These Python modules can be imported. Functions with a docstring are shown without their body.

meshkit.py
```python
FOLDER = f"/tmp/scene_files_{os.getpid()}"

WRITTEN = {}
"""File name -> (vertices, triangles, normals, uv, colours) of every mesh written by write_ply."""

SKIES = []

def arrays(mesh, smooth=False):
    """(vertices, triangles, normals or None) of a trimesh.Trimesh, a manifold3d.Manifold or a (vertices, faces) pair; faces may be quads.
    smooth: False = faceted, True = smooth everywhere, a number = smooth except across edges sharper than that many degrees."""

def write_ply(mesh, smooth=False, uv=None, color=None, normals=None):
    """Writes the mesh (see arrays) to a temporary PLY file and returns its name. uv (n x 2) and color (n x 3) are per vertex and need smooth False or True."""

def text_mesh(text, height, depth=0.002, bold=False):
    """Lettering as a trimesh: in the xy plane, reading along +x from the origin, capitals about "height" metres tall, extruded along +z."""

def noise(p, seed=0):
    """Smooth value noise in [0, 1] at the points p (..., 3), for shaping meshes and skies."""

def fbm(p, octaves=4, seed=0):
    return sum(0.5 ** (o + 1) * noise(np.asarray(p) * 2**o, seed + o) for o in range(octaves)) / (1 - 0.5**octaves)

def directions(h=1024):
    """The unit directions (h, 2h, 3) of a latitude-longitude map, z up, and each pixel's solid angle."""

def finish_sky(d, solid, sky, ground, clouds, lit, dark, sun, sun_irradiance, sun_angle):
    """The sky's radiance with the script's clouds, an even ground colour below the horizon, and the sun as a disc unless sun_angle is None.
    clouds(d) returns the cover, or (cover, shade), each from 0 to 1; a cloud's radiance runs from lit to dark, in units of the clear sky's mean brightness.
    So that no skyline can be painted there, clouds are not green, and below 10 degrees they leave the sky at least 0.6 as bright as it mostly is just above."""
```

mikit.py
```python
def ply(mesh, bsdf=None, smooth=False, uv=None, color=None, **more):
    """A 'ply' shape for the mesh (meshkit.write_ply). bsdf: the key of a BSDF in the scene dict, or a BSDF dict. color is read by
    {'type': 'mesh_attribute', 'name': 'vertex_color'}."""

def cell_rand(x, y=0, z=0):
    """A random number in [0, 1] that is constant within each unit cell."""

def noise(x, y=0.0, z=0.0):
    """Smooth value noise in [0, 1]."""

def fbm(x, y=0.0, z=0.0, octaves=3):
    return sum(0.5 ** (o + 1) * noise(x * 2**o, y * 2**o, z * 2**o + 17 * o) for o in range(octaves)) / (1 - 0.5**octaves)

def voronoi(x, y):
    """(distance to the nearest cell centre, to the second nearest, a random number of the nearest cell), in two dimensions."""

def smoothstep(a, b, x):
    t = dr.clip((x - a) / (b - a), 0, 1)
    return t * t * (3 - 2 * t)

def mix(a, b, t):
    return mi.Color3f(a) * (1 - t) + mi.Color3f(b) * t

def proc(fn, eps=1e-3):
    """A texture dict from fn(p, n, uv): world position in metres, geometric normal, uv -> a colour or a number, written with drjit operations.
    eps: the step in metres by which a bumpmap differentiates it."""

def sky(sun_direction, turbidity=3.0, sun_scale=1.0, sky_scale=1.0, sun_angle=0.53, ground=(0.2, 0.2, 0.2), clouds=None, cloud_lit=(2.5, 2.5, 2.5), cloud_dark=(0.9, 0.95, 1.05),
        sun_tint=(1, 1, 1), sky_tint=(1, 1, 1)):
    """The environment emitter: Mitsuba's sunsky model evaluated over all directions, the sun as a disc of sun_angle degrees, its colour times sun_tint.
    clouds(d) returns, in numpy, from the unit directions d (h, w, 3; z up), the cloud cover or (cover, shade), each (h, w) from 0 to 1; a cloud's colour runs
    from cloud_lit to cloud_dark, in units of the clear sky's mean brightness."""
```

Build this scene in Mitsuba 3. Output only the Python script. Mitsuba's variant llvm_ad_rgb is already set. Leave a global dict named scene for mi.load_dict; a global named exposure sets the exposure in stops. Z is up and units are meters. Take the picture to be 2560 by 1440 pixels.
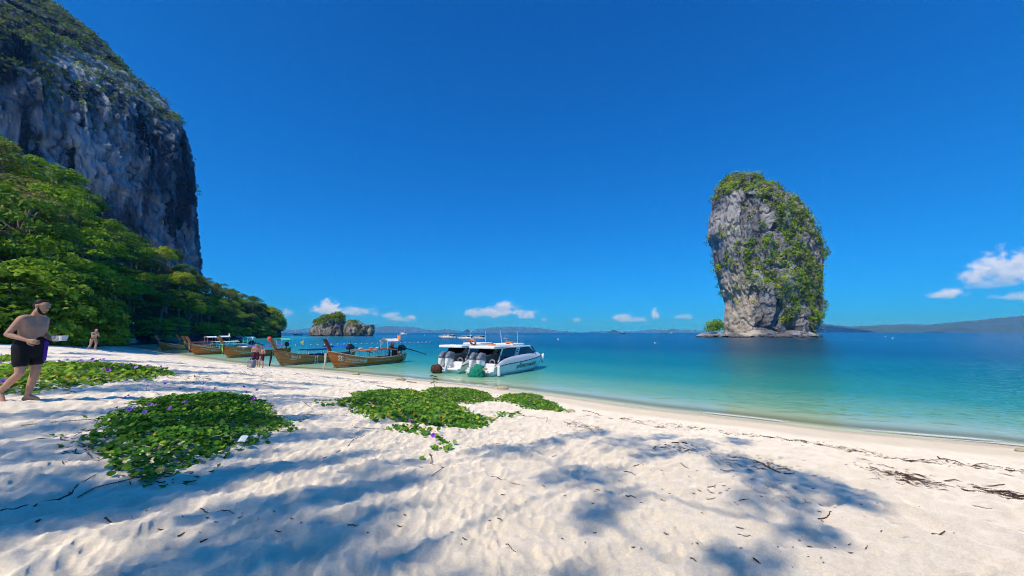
import math, numpy as np, trimesh, mitsuba as mi, drjit as dr, mikit, meshkit
import manifold3d as m3
from scipy.spatial import cKDTree
from shapely.geometry import Polygon, Point
import shapely
from meshkit import fbm, noise, text_mesh
from mikit import proc, smoothstep, mix, cell_rand, voronoi
from mikit import noise as dnoise, fbm as dfbm
T = mi.ScalarTransform4f
scene, labels = {}, {}

# ---------------------------------------------------------------- camera, sky, exposure
EYE = np.array([0.0, 0.0, 3.4]); FPX = 924.0; PITCH = math.radians(6.85)
CP, SP = math.cos(PITCH), math.sin(PITCH)
scene['camera'] = {'type': 'perspective', 'fov': math.degrees(2 * math.atan(1280 / FPX)), 'fov_axis': 'x', 'near_clip': 0.1, 'far_clip': 60000.0,
                   'to_world': T().look_at(origin=EYE.tolist(), target=[0, CP, 3.4 + SP], up=[0, 0, 1]), 'medium': {'type': 'ref', 'id': 'air'}}
SUN = np.array([-0.365, -0.51, 0.78]); SUN /= np.linalg.norm(SUN)
exposure = 1.5

def ray(px, py):
    u, v = (np.asarray(px, float) - 1280) / FPX, (720 - np.asarray(py, float)) / FPX
    return np.stack(np.broadcast_arrays(u, CP - v * SP, SP + v * CP), -1)
def at_z(px, py, z=0.0):
    d = ray(px, py); return EYE + d * ((z - EYE[2]) / d[..., 2])[..., None]
def at_y(px, py, Y):
    d = ray(px, py); return EYE + d * (Y / d[..., 1])[..., None]
def project(p):
    q = np.asarray(p, float) - EYE
    w = q[..., 1] * CP + q[..., 2] * SP; v = -q[..., 1] * SP + q[..., 2] * CP
    return 1280 + FPX * q[..., 0] / w, 720 - FPX * v / w, w

# small fair-weather clouds low over the horizon: (azimuth px, elevation py, half width, half height, strength)
CLOUDS = [(828, 778, 44, 26, 1.0), (880, 782, 62, 16, .7), (905, 778, 20, 10, .6), (975, 790, 26, 10, .6), (1030, 795, 14, 9, .6), (1003, 800, 34, 8, .5), (720, 785, 18, 14, .45),
          (1243, 785, 90, 14, .9), (1262, 772, 34, 18, 1.0), (1320, 792, 22, 9, .75), (1180, 785, 20, 14, .8), (1360, 800, 9, 6, .4), (1440, 802, 12, 6, .45),
          (1560, 797, 30, 12, .65), (1600, 800, 26, 8, .5), (1638, 790, 11, 14, .75), (1710, 795, 26, 9, .4),
          (2372, 735, 60, 17, .95), (2440, 690, 46, 36, 1.0), (2520, 680, 76, 52, 1.0), (2610, 690, 80, 60, 1.0), (2560, 742, 90, 12, .55), (2470, 712, 80, 14, .5)]
def clouds(d):
    az = np.arctan2(d[..., 0], d[..., 1]); el = np.arcsin(np.clip(d[..., 2], -1, 1))
    cover, shade = np.zeros(az.shape), np.zeros(az.shape)
    sel = (el > 0) & (el < .35) & (np.abs(az) < 1.5)
    a, e = az[sel], el[sel]
    q = np.stack([a * 60, e * 75, np.zeros_like(a)], -1)
    wx = fbm(q, 4, 5) - .5; wy = fbm(q + 40, 4, 9) - .5; wx2 = fbm(q * 3.3, 3, 15) - .5; wy2 = fbm(q * 3.3 + 11, 3, 19) - .5
    tot, sh = np.zeros_like(a), np.zeros_like(a)
    for px, py, rx, ry, st in CLOUDS:
        r = ray(px, py); r = r / np.linalg.norm(r); a0, e0 = math.atan2(r[0], r[1]), math.asin(r[2])
        r1 = ray(px + rx, py); ra = abs(math.atan2(r1[0], r1[1]) - a0)
        r2 = ray(px, py - ry); re = abs(math.atan2(r2[2], math.hypot(r2[0], r2[1])) - math.atan2(r[2], math.hypot(r[0], r[1])))
        ea = (a - a0) / ra + 1.1 * wx + .5 * wx2; ee = (e - e0) / re
        ee = np.where(ee < 0, ee * 1.7, ee) + 1.5 * wy + .7 * wy2
        k = np.clip(1.12 - np.sqrt(ea**2 + ee**2), 0, 1)
        c = st * np.clip(k * 1.9, 0, 1) ** 1.4
        better = c > tot
        sh = np.where(better, np.clip(.55 - .55 * ee + .6 * wx2, 0, 1), sh); tot = np.maximum(tot, c)
    cover[sel], shade[sel] = np.clip(tot, 0, 1) * .66, sh
    return cover, shade
scene['sky'] = mikit.sky(SUN.tolist(), turbidity=2.6, sky_scale=1.08, sky_tint=(.06, .73, 1.38), sun_tint=(.95, .985, 1.07), ground=(.06, .15, .2), clouds=clouds,
                         cloud_lit=(4.6, 4.5, 4.5), cloud_dark=(1.6, 2.1, 2.8))

# ---------------------------------------------------------------- helpers
def rng(seed): return np.random.default_rng(seed)
def free(name):
    if name not in USED: USED.add(name); return name
    k = 1
    while f'{name}_{k:03d}' in USED: k += 1
    USED.add(f'{name}_{k:03d}'); return f'{name}_{k:03d}'
USED = set()
def note(key, label=None, cat=None, group=None, kind=None):
    d = {k: v for k, v in (('label', label), ('category', cat), ('group', group), ('kind', kind)) if v}
    if d: labels[key] = {**labels.get(key, {}), **d}
def thing(name, label, cat, group=None):
    key = free(name); note(key, label, cat, group); return key
def put(key, mesh, bsdf, smooth=False, M=None, color=None, label=None, cat=None, group=None, kind=None):
    """one entry; key is a full key (made unique)"""
    key = free(key)
    d = mesh if isinstance(mesh, dict) else mikit.ply(mesh, bsdf, smooth, color=color)
    d = dict(d)
    if M is not None: d['to_world'] = T(np.asarray(M, float).tolist()) if not isinstance(M, T) else M
    scene[key] = d; note(key, label, cat, group, kind); return key
def rgb(r, g=None, b=None): return {'type': 'rgb', 'value': [float(r), float(g if g is not None else r), float(b if b is not None else r)]}
def two(b): return {'type': 'twosided', 'bsdf': b}
def mat(name, col, rough=.6, spec=.4, **k):
    scene[name] = two({'type': 'principled', 'base_color': col if isinstance(col, dict) else rgb(*col), 'roughness': rough, 'specular': spec, **k}); return name
def frame(loc, yaw=0.0, s=1.0, pitch=0.0, roll=0.0):
    return T().translate(list(map(float, loc))).rotate([0, 0, 1], math.degrees(yaw)).rotate([1, 0, 0], math.degrees(pitch)).rotate([0, 1, 0], math.degrees(roll)).scale(float(s))
def cat_(ms): return trimesh.util.concatenate(ms)
def box(lo, hi):
    lo, hi = np.array(lo, float), np.array(hi, float); b = trimesh.creation.box(hi - lo); b.apply_translation((lo + hi) / 2); return b
def hullpts(p): return trimesh.convex.convex_hull(np.asarray(p, float))
def rbox(lo, hi, r):
    """box with rounded edges"""
    lo, hi = np.array(lo, float) + r, np.array(hi, float) - r
    s = m3.Manifold.sphere(r, 12)
    return from_m(m3.Manifold.batch_hull([s.translate([x, y, z]) for x in (lo[0], hi[0]) for y in (lo[1], hi[1]) for z in (lo[2], hi[2])]))
def from_m(m):
    k = m.to_mesh(); return trimesh.Trimesh(k.vert_properties[:, :3], k.tri_verts, process=False)
def tube(points, radii, sides=7, cap=True):
    p = np.asarray(points, float); n = len(p)
    t = np.gradient(p, axis=0); t /= np.linalg.norm(t, axis=1, keepdims=True) + 1e-12
    ref = np.array([0, 0, 1.0]) if abs(t[:, 2]).mean() < .8 else np.array([1.0, 0, 0])
    a = np.cross(t, ref); a /= np.linalg.norm(a, axis=1, keepdims=True) + 1e-12
    b = np.cross(t, a); g = np.arange(sides) * 2 * np.pi / sides
    r = np.broadcast_to(radii, (n,))[:, None, None]
    v = (p[:, None] + r * (np.cos(g)[None, :, None] * a[:, None] + np.sin(g)[None, :, None] * b[:, None])).reshape(-1, 3)
    i, j = np.meshgrid(np.arange(n - 1), np.arange(sides), indexing='ij'); j2 = (j + 1) % sides
    q = np.stack([i * sides + j, i * sides + j2, (i + 1) * sides + j2, (i + 1) * sides + j], -1).reshape(-1, 4)
    f = np.vstack([q[:, [0, 1, 2]], q[:, [0, 2, 3]]])
    if cap:
        v = np.vstack([v, p[:1], p[-1:]]); k = np.arange(sides); k2 = (k + 1) % sides
        f = np.vstack([f, np.stack([k2, k, k * 0 + n * sides], 1), np.stack([k + (n - 1) * sides, k2 + (n - 1) * sides, k * 0 + n * sides + 1], 1)])
    return trimesh.Trimesh(v, f, process=False)
def grid_mesh(P, wrap=False):
    """P (n, m, 3) -> mesh"""
    n, m = P.shape[:2]; mm = m if wrap else m - 1
    i, j = np.meshgrid(np.arange(n - 1), np.arange(mm), indexing='ij'); j2 = (j + 1) % m
    q = np.stack([i * m + j, i * m + j2, (i + 1) * m + j2, (i + 1) * m + j], -1).reshape(-1, 4)
    return trimesh.Trimesh(P.reshape(-1, 3), np.vstack([q[:, [0, 1, 2]], q[:, [0, 2, 3]]]), process=False)
def lathe(prof, sides=20):
    prof = np.asarray(prof, float); g = np.arange(sides) * 2 * np.pi / sides
    P = np.stack([prof[:, :1] * np.cos(g), prof[:, :1] * np.sin(g), np.repeat(prof[:, 1:2], sides, 1)], -1)
    return grid_mesh(P, True)

# ---------------------------------------------------------------- shoreline and ground
SHORE_PX = [(2560, 1118), (2306, 1096), (2080, 1075), (1853, 1048), (1627, 1023), (1405, 992), (1249, 972), (1069, 953), (890, 936), (776, 924), (700, 920), (627, 913.5), (554, 905), (466, 892), (387, 879), (325, 868.5), (294, 861.5)]
sh = at_z(*np.array(SHORE_PX, float).T)[:, :2]
SHORE = np.vstack([[(70, -55), (40, -14), (26, 1.5), (19.5, 7.5)], sh, [(-117, 122), (-128, 150), (-143, 190), (-157, 235), (-165, 258), (-180, 275), (-240, 290), (-420, 310)]])
_seg = SHORE[1:] - SHORE[:-1]; _len = np.linalg.norm(_seg, axis=1)
_cum = np.concatenate([[0], np.cumsum(_len)])
from scipy.interpolate import PchipInterpolator
_t = np.linspace(0, _cum[-1], 6000); SH_D = np.stack([PchipInterpolator(_cum, SHORE[:, k])(_t) for k in (0, 1)], 1)
_tan = np.gradient(SH_D, axis=0); _tan /= np.linalg.norm(_tan, axis=1, keepdims=True); SH_N = np.stack([-_tan[:, 1], _tan[:, 0]], 1)
SH_T = cKDTree(SH_D)
def shore_s(x, y):
    p = np.stack([x, y], -1); d, i = SH_T.query(p); return np.sign(((p - SH_D[i]) * SH_N[i]).sum(-1)) * d
def ss(a, b, x): t = np.clip((x - a) / (b - a), 0, 1); return t * t * (3 - 2 * t)
def ground_base(x, y):
    s = shore_s(x, y)
    s = s + .35 * (noise(np.stack([x * .35, y * .35, 0 * x], -1), 3) - .5) * ss(.2, 3, np.abs(s))
    k = .116 + .05 * ss(-3, -22, x)
    land = np.where(s < 2.6, .09 * s, .09 * 2.6 + k * 1.12 * (s - 2.6))
    top = 2.5
    land = np.where(land > top - .8, top - .8 * np.exp(-(land - top + .8) / .8), land)
    sea = -np.where(s > -14, .085 * -s, 1.19 + .06 * (-s - 14)); sea = np.maximum(sea, -7.0)
    return np.where(s > 0, land, sea), s
def ground_z(x, y, fine=True):
    x, y = np.asarray(x, float), np.asarray(y, float)
    z, s = ground_base(x, y)
    dry = ss(1.8, 4.2, s)
    if fine:
        q = np.stack([x, y, 0 * x], -1)
        und = (fbm(q * .8, 3, 1) - .5) * .14
        # trampled sand: overlapping shallow footprints
        pits = np.zeros_like(x)
        for k, (sc, dep) in enumerate(((2.9, .019), (5.0, .019), (8.6, .012))):
            w = q.copy(); w[..., 0] += .5 * (fbm(q * 1.9, 3, 20 + k) - .5); w[..., 1] += .5 * (fbm(q * 1.9 + 9, 3, 30 + k) - .5)
            g = w[..., :2] * sc * np.array([1, .8]) + 7.3 * k
            c = np.floor(g); best = np.full(x.shape, 9.0)
            for a in (-1, 0, 1):
                for b in (-1, 0, 1):
                    cc = c + [a, b]; z3 = np.stack([cc[..., 0], cc[..., 1], 0 * x], -1)
                    jx, jy = noise(z3 + .0, 50 + k), noise(z3 + .0, 60 + k)
                    dx, dy = g[..., 0] - cc[..., 0] - .15 - .7 * jx, g[..., 1] - cc[..., 1] - .15 - .7 * jy
                    best = np.minimum(best, np.hypot(dx, dy))
            pits += dep * (ss(.22, .54, best) - .75 + .35 * np.exp(-((best - .56) / .09) ** 2)) * (.35 + 1.3 * fbm(q * .6 + 3 * k, 2, 90 + k))
        rip = (fbm(q * 8, 3, 77) - .5) * .026
        z = z + dry * (und + pits + rip) + (1 - dry) * .012 * (fbm(q * 1.3, 2, 5) - .5) * ss(-.6, 1.5, s)
    return z
def dshore(p):
    """signed distance to the waterline, in the shader"""
    x, y = p.x, p.y; best, sgn = mi.Float(1e9), mi.Float(1)
    for (ax, ay), (bx, by) in zip(SHORE[:-1].tolist(), SHORE[1:].tolist()):
        ex, ey = bx - ax, by - ay; t = dr.clip(((x - ax) * ex + (y - ay) * ey) / (ex * ex + ey * ey), 0, 1)
        dx, dy = x - ax - t * ex, y - ay - t * ey; d = dx * dx + dy * dy
        c = ex * (y - ay) - ey * (x - ax); near = d < best
        sgn = dr.select(near, dr.select(c > 0, mi.Float(1), mi.Float(-1)), sgn); best = dr.minimum(best, d)
    return sgn * dr.sqrt(best)
def sand_col(p, n, uv):
    s = dshore(p) + .5 * (dnoise(p.x * .5, p.y * .5, 3) - .5)
    g = dfbm(p.x * 3, p.y * 3, 1, 3); f = dnoise(p.x * 90, p.y * 90, 2)
    dry = mix((.76, .69, .535), (.66, .595, .455), g) * (.9 + .2 * f)
    beach = mix((.60, .535, .40), (.53, .475, .355), g)
    wet = mix((.47, .41, .30), (.41, .36, .265), g)
    c = mix(beach, dry, smoothstep(2.0, 3.4, s))
    c = mix(wet, c, smoothstep(.25, .95, s))
    sea = mix((.50, .54, .41), (.40, .46, .34), dfbm(p.x * .9, p.y * .9, 7, 3))
    return mix(sea, c, smoothstep(-.5, .15, s))
scene['sand_bsdf'] = two({'type': 'principled', 'base_color': proc(sand_col), 'roughness': .9, 'specular': .2})
def polar(r0, r1, nr, a0, a1, na, fine):
    r = np.geomspace(r0, r1, nr); a = np.linspace(a0, a1, na)
    R, A = np.meshgrid(r, a, indexing='ij'); x, y = R * np.sin(A), R * np.cos(A)
    return grid_mesh(np.stack([x, y, ground_z(x, y, fine)], -1))
hw = math.radians(60)
NEAR = polar(1.0, 190, 430, -hw, hw, 620, True)
put('sand', cat_([NEAR, polar(1.0, 190, 60, hw, 2 * math.pi - hw, 60, False)]), 'sand_bsdf', True, kind='structure', label='white coral sand beach sloping down to the water and on below it')
from scipy.ndimage import map_coordinates
HGT = np.asarray(NEAR.vertices)[:, 2].reshape(430, 620)
def gz(x, y):
    """height of the built sand mesh"""
    x, y = np.asarray(x, float), np.asarray(y, float)
    i = np.log(np.clip(np.hypot(x, y), 1.0, 189.9)) / math.log(190) * 429; j = (np.arctan2(x, y) + hw) / (2 * hw) * 619
    return map_coordinates(HGT, np.stack([np.atleast_1d(i), np.atleast_1d(np.clip(j, 0, 619))]), order=1, mode='nearest').reshape(x.shape)
put('seabed', grid_mesh(np.stack([np.array([[-60000., 60000.]] * 2), np.array([[-60000.] * 2, [60000.] * 2]), np.full((2, 2), -7.3)], -1)), 'sand_bsdf', kind='structure', label='sandy sea floor under the bay')

# ---------------------------------------------------------------- water
def water_depthcol(p):
    s = -dshore(p)
    s = s + 4 * (dfbm(p.x * .07, p.y * .11, 4, 3) - .5) * smoothstep(2, 14, s)
    c = mix((.44, .52, .33), (.17, .42, .28), smoothstep(.3, 5, s))
    c = mix(c, (.028, .27, .225), smoothstep(3, 12, s))
    c = mix(c, (.004, .16, .182), smoothstep(9, 28, s))
    c = mix(c, (.001, .058, .120), smoothstep(20, 75, s))
    return mix(c, (.001, .022, .070), smoothstep(60, 350, s))
def water_bump(p, n, uv):
    d = dr.sqrt(p.x * p.x + p.y * p.y)
    a = dfbm(p.x * 1.3 + .3 * p.y, p.y * 2.1, 1, 3) * .19
    b = dfbm(p.x * 4.3, p.y * 6.5, 5, 2) * .018
    c = dfbm(p.x * .045, p.y * .085, 8, 6) * 1.5
    s = -dshore(p)
    fade = 1 - smoothstep(120, 700, d)
    return ((a + b) * fade * (.15 + .85 * smoothstep(.6, 6, s)) + c * smoothstep(3, 30, s) * (1 - smoothstep(900, 3500, d)))
scene['water_skin'] = {'type': 'bumpmap', 'arbitrary': proc(water_bump, eps=.012), 'scale': 1.0,
                       'bsdf': {'type': 'principled', 'base_color': proc(lambda p, n, uv: water_depthcol(p)), 'roughness': proc(lambda p, n, uv: .05 + .17 * smoothstep(60, 700, dr.sqrt(p.x * p.x + p.y * p.y))), 'specular': .17}}
def water_opacity(p, n, uv):
    s = -dshore(p); return mi.Float(.10) + .90 * smoothstep(.1, 2.2, s)
scene['water_bsdf'] = {'type': 'mask', 'opacity': proc(water_opacity), 'bsdf': two(scene.pop('water_skin'))}
def water_mesh():
    r = np.concatenate([np.geomspace(4, 300, 60), np.geomspace(340, 45000, 24)]); a = np.linspace(-math.pi, math.pi, 181)
    R, A = np.meshgrid(r, a, indexing='ij'); x, y = R * np.sin(A), R * np.cos(A)
    m = grid_mesh(np.stack([x, y, 0 * x], -1))
    c = m.triangles_center; s = shore_s(c[:, 0], c[:, 1]); size = np.sqrt(m.area_faces) * 1.2
    keep = s < 1.5 + size
    m.update_faces(keep & ((c[:, 0] > -160) | (s < 3))); m.remove_unreferenced_vertices(); return m
put('sea_water', water_mesh(), 'water_bsdf', kind='structure', label='clear turquoise bay turning deep blue towards the horizon')
# ---------------------------------------------------------------- foliage made of many small leaves
LEAF = {'dark': ((.065, .165, .026), (.155, .29, .04)), 'mid': ((.15, .30, .026), (.36, .52, .05)), 'bright': ((.32, .44, .028), (.55, .64, .055)),
        'olive': ((.18, .23, .06), (.34, .37, .11)), 'dry': ((.19, .15, .07), (.32, .26, .13)), 'rocky': ((.075, .115, .030), (.15, .20, .05))}
def foliage(name, trans=.45):
    scene[name] = {'type': 'principledthin', 'base_color': {'type': 'mesh_attribute', 'name': 'vertex_color'}, 'roughness': .55, 'diff_trans': float(trans), 'spec_trans': 0.0, 'eta': 1.35}
    return name
foliage('leaf_bsdf', .5)
def bark_col(p, n, uv):
    g = dfbm(p.x * 6, p.y * 6, p.z * 1.2, 3); return mix((.10, .08, .06), (.28, .24, .19), g)
scene['bark_bsdf'] = two({'type': 'principled', 'base_color': proc(bark_col), 'roughness': .9, 'specular': .1})
def leaves(C, N, size, R, pal, tilt=.55, aspect=1.7, hue=None):
    """bent kite-shaped leaves at centres C facing roughly N"""
    n = len(C); size = np.broadcast_to(size, (n,))
    N = N + tilt * R.normal(size=(n, 3)); N /= np.linalg.norm(N, axis=1, keepdims=True) + 1e-9
    a = np.cross(N, R.normal(size=(n, 3))); a /= np.linalg.norm(a, axis=1, keepdims=True) + 1e-9
    b = np.cross(N, a); L = (size * R.uniform(.7, 1.25, n))[:, None]; W = L / aspect
    v = np.stack([C - a * L * .5, C + b * W * .5 - N * W * .12, C + a * L * .5 - N * L * .12, C - b * W * .5 - N * W * .12], 1).reshape(-1, 3)
    i = np.arange(n)[:, None] * 4
    f = np.vstack([i + [0, 1, 2], i + [0, 2, 3]])
    lo, hi = (np.array(x) for x in LEAF[pal]) if isinstance(pal, str) else (np.array(x) for x in pal)
    t = R.beta(1.6, 2.0, n) if hue is None else np.clip(hue + R.normal(0, .18, n), 0, 1)
    c = lo + (hi - lo) * t[:, None]
    return (v, f, np.repeat(c, 4, 0))
def join(parts):
    v = np.vstack([p[0] for p in parts]); c = np.vstack([p[2] for p in parts])
    at = np.cumsum([0] + [len(p[0]) for p in parts]); return v, np.vstack([p[1] + a for p, a in zip(parts, at)]), c
def foliage_ply(vfc, bsdf='leaf_bsdf'):
    return mikit.ply((vfc[0], vfc[1]), bsdf, False, color=vfc[2])
def sphere_dirs(n, R, up=-1.0):
    d = R.normal(size=(n * 3, 3)); d /= np.linalg.norm(d, axis=1, keepdims=True); d = d[d[:, 2] > up]; return d[:n]
def clump(c, rad, flat, nleaf, size, R, pal, droop=.0, hue=None):
    d = sphere_dirs(nleaf, R, -.35); r = R.uniform(.55, 1.0, len(d)) ** .6
    P = d * r[:, None] * rad * np.array([1, 1, flat]); P[:, 2] -= droop * (P[:, 0]**2 + P[:, 1]**2) / rad
    N = d * np.array([.7, .7, 1.0]) + [0, 0, .55]
    return leaves(c + P, N, size, R, pal, .45, hue=hue)
def make_tree(seed, H, W, pal, nclump, nleaf, leaf, style='round', low=.25):
    """trunk mesh and crown arrays of one tree standing at the origin"""
    R = rng(seed); tr, cr = [], []
    bend = R.normal(0, .05 * H, 2); top = np.array([bend[0], bend[1], H * .72])
    pts = [np.array([bend[0] * t**2, bend[1] * t**2, H * .72 * t - .6 * (t == 0)]) for t in np.linspace(0, 1, 6)]
    tr.append(tube(pts, np.linspace(.035 * H, .012 * H, 6), 7))
    for k in range(nclump):
        az = R.uniform(0, 2 * np.pi); t = R.uniform(0, 1)
        zz = low + (1 - low) * t
        if style == 'layer': rr = W * (.35 + .65 * R.uniform() ** .5) * (1 - .55 * t**2)
        else: rr = W * math.sqrt(max(.08, 1 - (2 * (zz - low) / (1 - low) * .5 - .25)**2 * 1.3 - .55 * t**2)) * R.uniform(.45, 1.0)
        if style == 'round':     # clumps over a domed crown
            q = sphere_dirs(12, R, -.25)[0]; rr = W * .78 * math.hypot(q[0], q[1]) ; zz = .66 + .30 * q[2]
        c = np.array([math.cos(az) * rr + bend[0] * t, math.sin(az) * rr + bend[1] * t, H * zz * .92])
        rad = W * (R.uniform(.24, .40) if style == 'round' else R.uniform(.28, .48))
        flat = R.uniform(.55, .8) if style == 'round' else R.uniform(.25, .36)
        cr.append(clump(c, rad, flat, nleaf, leaf, R, pal, .25 if style == 'layer' else .1, hue=R.uniform(.15, .8)))
        if k % 2 == 0:
            s = pts[2 + k % 3] ; m = (s + c) / 2 + [0, 0, .08 * H]
            tr.append(tube([s, m, c], [.012 * H, .009 * H, .004 * H], 5))
    return cat_(tr), join(cr)

# ---------------------------------------------------------------- limestone
def rock_col(light, dark, stain, zs=1.0, warm=None):
    def fn(p, n, uv):
        q = dfbm(p.x * .10, p.y * .10, p.z * .025 * zs, 4)
        st = dfbm(p.x * .42, p.y * .42, p.z * .035 * zs, 3)
        f = dfbm(p.x * 1.3, p.y * 1.3, p.z * .6, 3)
        c = mix(dark, light, smoothstep(.32, .68, q + .35 * (f - .5)))
        c = mix(c, stain, smoothstep(.52, .72, st) * .8)
        if warm is not None:
            (wx, wz, wr, wh), wc = warm
            k = dr.exp(-(dr.square((p.x - wx) / wr) + dr.square((p.z - wz) / wh)))
            c = mix(c, wc, smoothstep(.3, .7, k + .5 * (f - .5)) * .8)
        band = smoothstep(1.6, .3, p.z + 1.5 * (f - .5))
        return mix(c, (.045, .045, .04), band * .85)
    return proc(fn)
def rock_bump(p, n, uv):
    return dfbm(p.x * .9, p.y * .9, p.z * .35, 3) * .9 + dfbm(p.x * 3, p.y * 3, p.z * 1.6, 2) * .25
def rock_mat(name, *a, **k):
    scene[name] = two({'type': 'bumpmap', 'arbitrary': proc(rock_bump, eps=.12), 'scale': 1.0, 'bsdf': {'type': 'principled', 'base_color': rock_col(*a, **k), 'roughness': .9, 'specular': .15}})
def fracture(P, seed, amp, fl, wb=1.0):
    """limestone relief at points P: vertical flutes, ledges and blocks (a displacement along the outward normal)"""
    x, y, z = P[..., 0], P[..., 1], P[..., 2]
    big = fbm(np.stack([x * .035, y * .035, z * .022], -1), 3, seed) - .5
    wz = z + 6 * fbm(np.stack([x * .05, y * .05, z * .05], -1), 2, seed + 3)
    flute = np.abs(fbm(np.stack([x * fl, y * fl, z * .018], -1), 3, seed + 5) - .5)
    ledge = noise(np.stack([x * .03, y * .03, wz * .11], -1), seed + 9); ledge = np.abs(ledge - .5)
    block = fbm(np.stack([x * .16, y * .16, z * .12], -1), 3, seed + 12) - .5; crack = np.exp(-(np.abs(fbm(np.stack([x * .09, y * .09, z * .05], -1), 3, seed + 30) - .5) / .025) ** 2)
    chop = fbm(np.stack([x * .5, y * .5, z * .35], -1), 2, seed + 14) - .5
    return amp * (1.5 * big - 1.9 * flute + .5 * wb * ledge + 1.1 * wb * block + .45 * chop - .55 * crack)
def facets(P, k, amp, tilt, zsq, seed):
    """broken planes: each point moves with its nearest joint block"""
    R = rng(seed); q = P.reshape(-1, 3); c = q[R.choice(len(q), k, replace=False)]; sc = np.array([1, 1, zsq]); w = q + 1.2 * amp * (np.stack([fbm(q * .15 + 7 * i, 2, seed + i) for i in range(3)], -1) - .5)
    i = cKDTree(c * sc).query(w * sc)[1]; g = R.normal(0, tilt, (k, 3)) * [1, 1, .6]; off = R.uniform(-1, 1, k) * amp
    return (off[i] + ((q - c[i]) * g[i]).sum(1)).reshape(P.shape[:-1])
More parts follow.
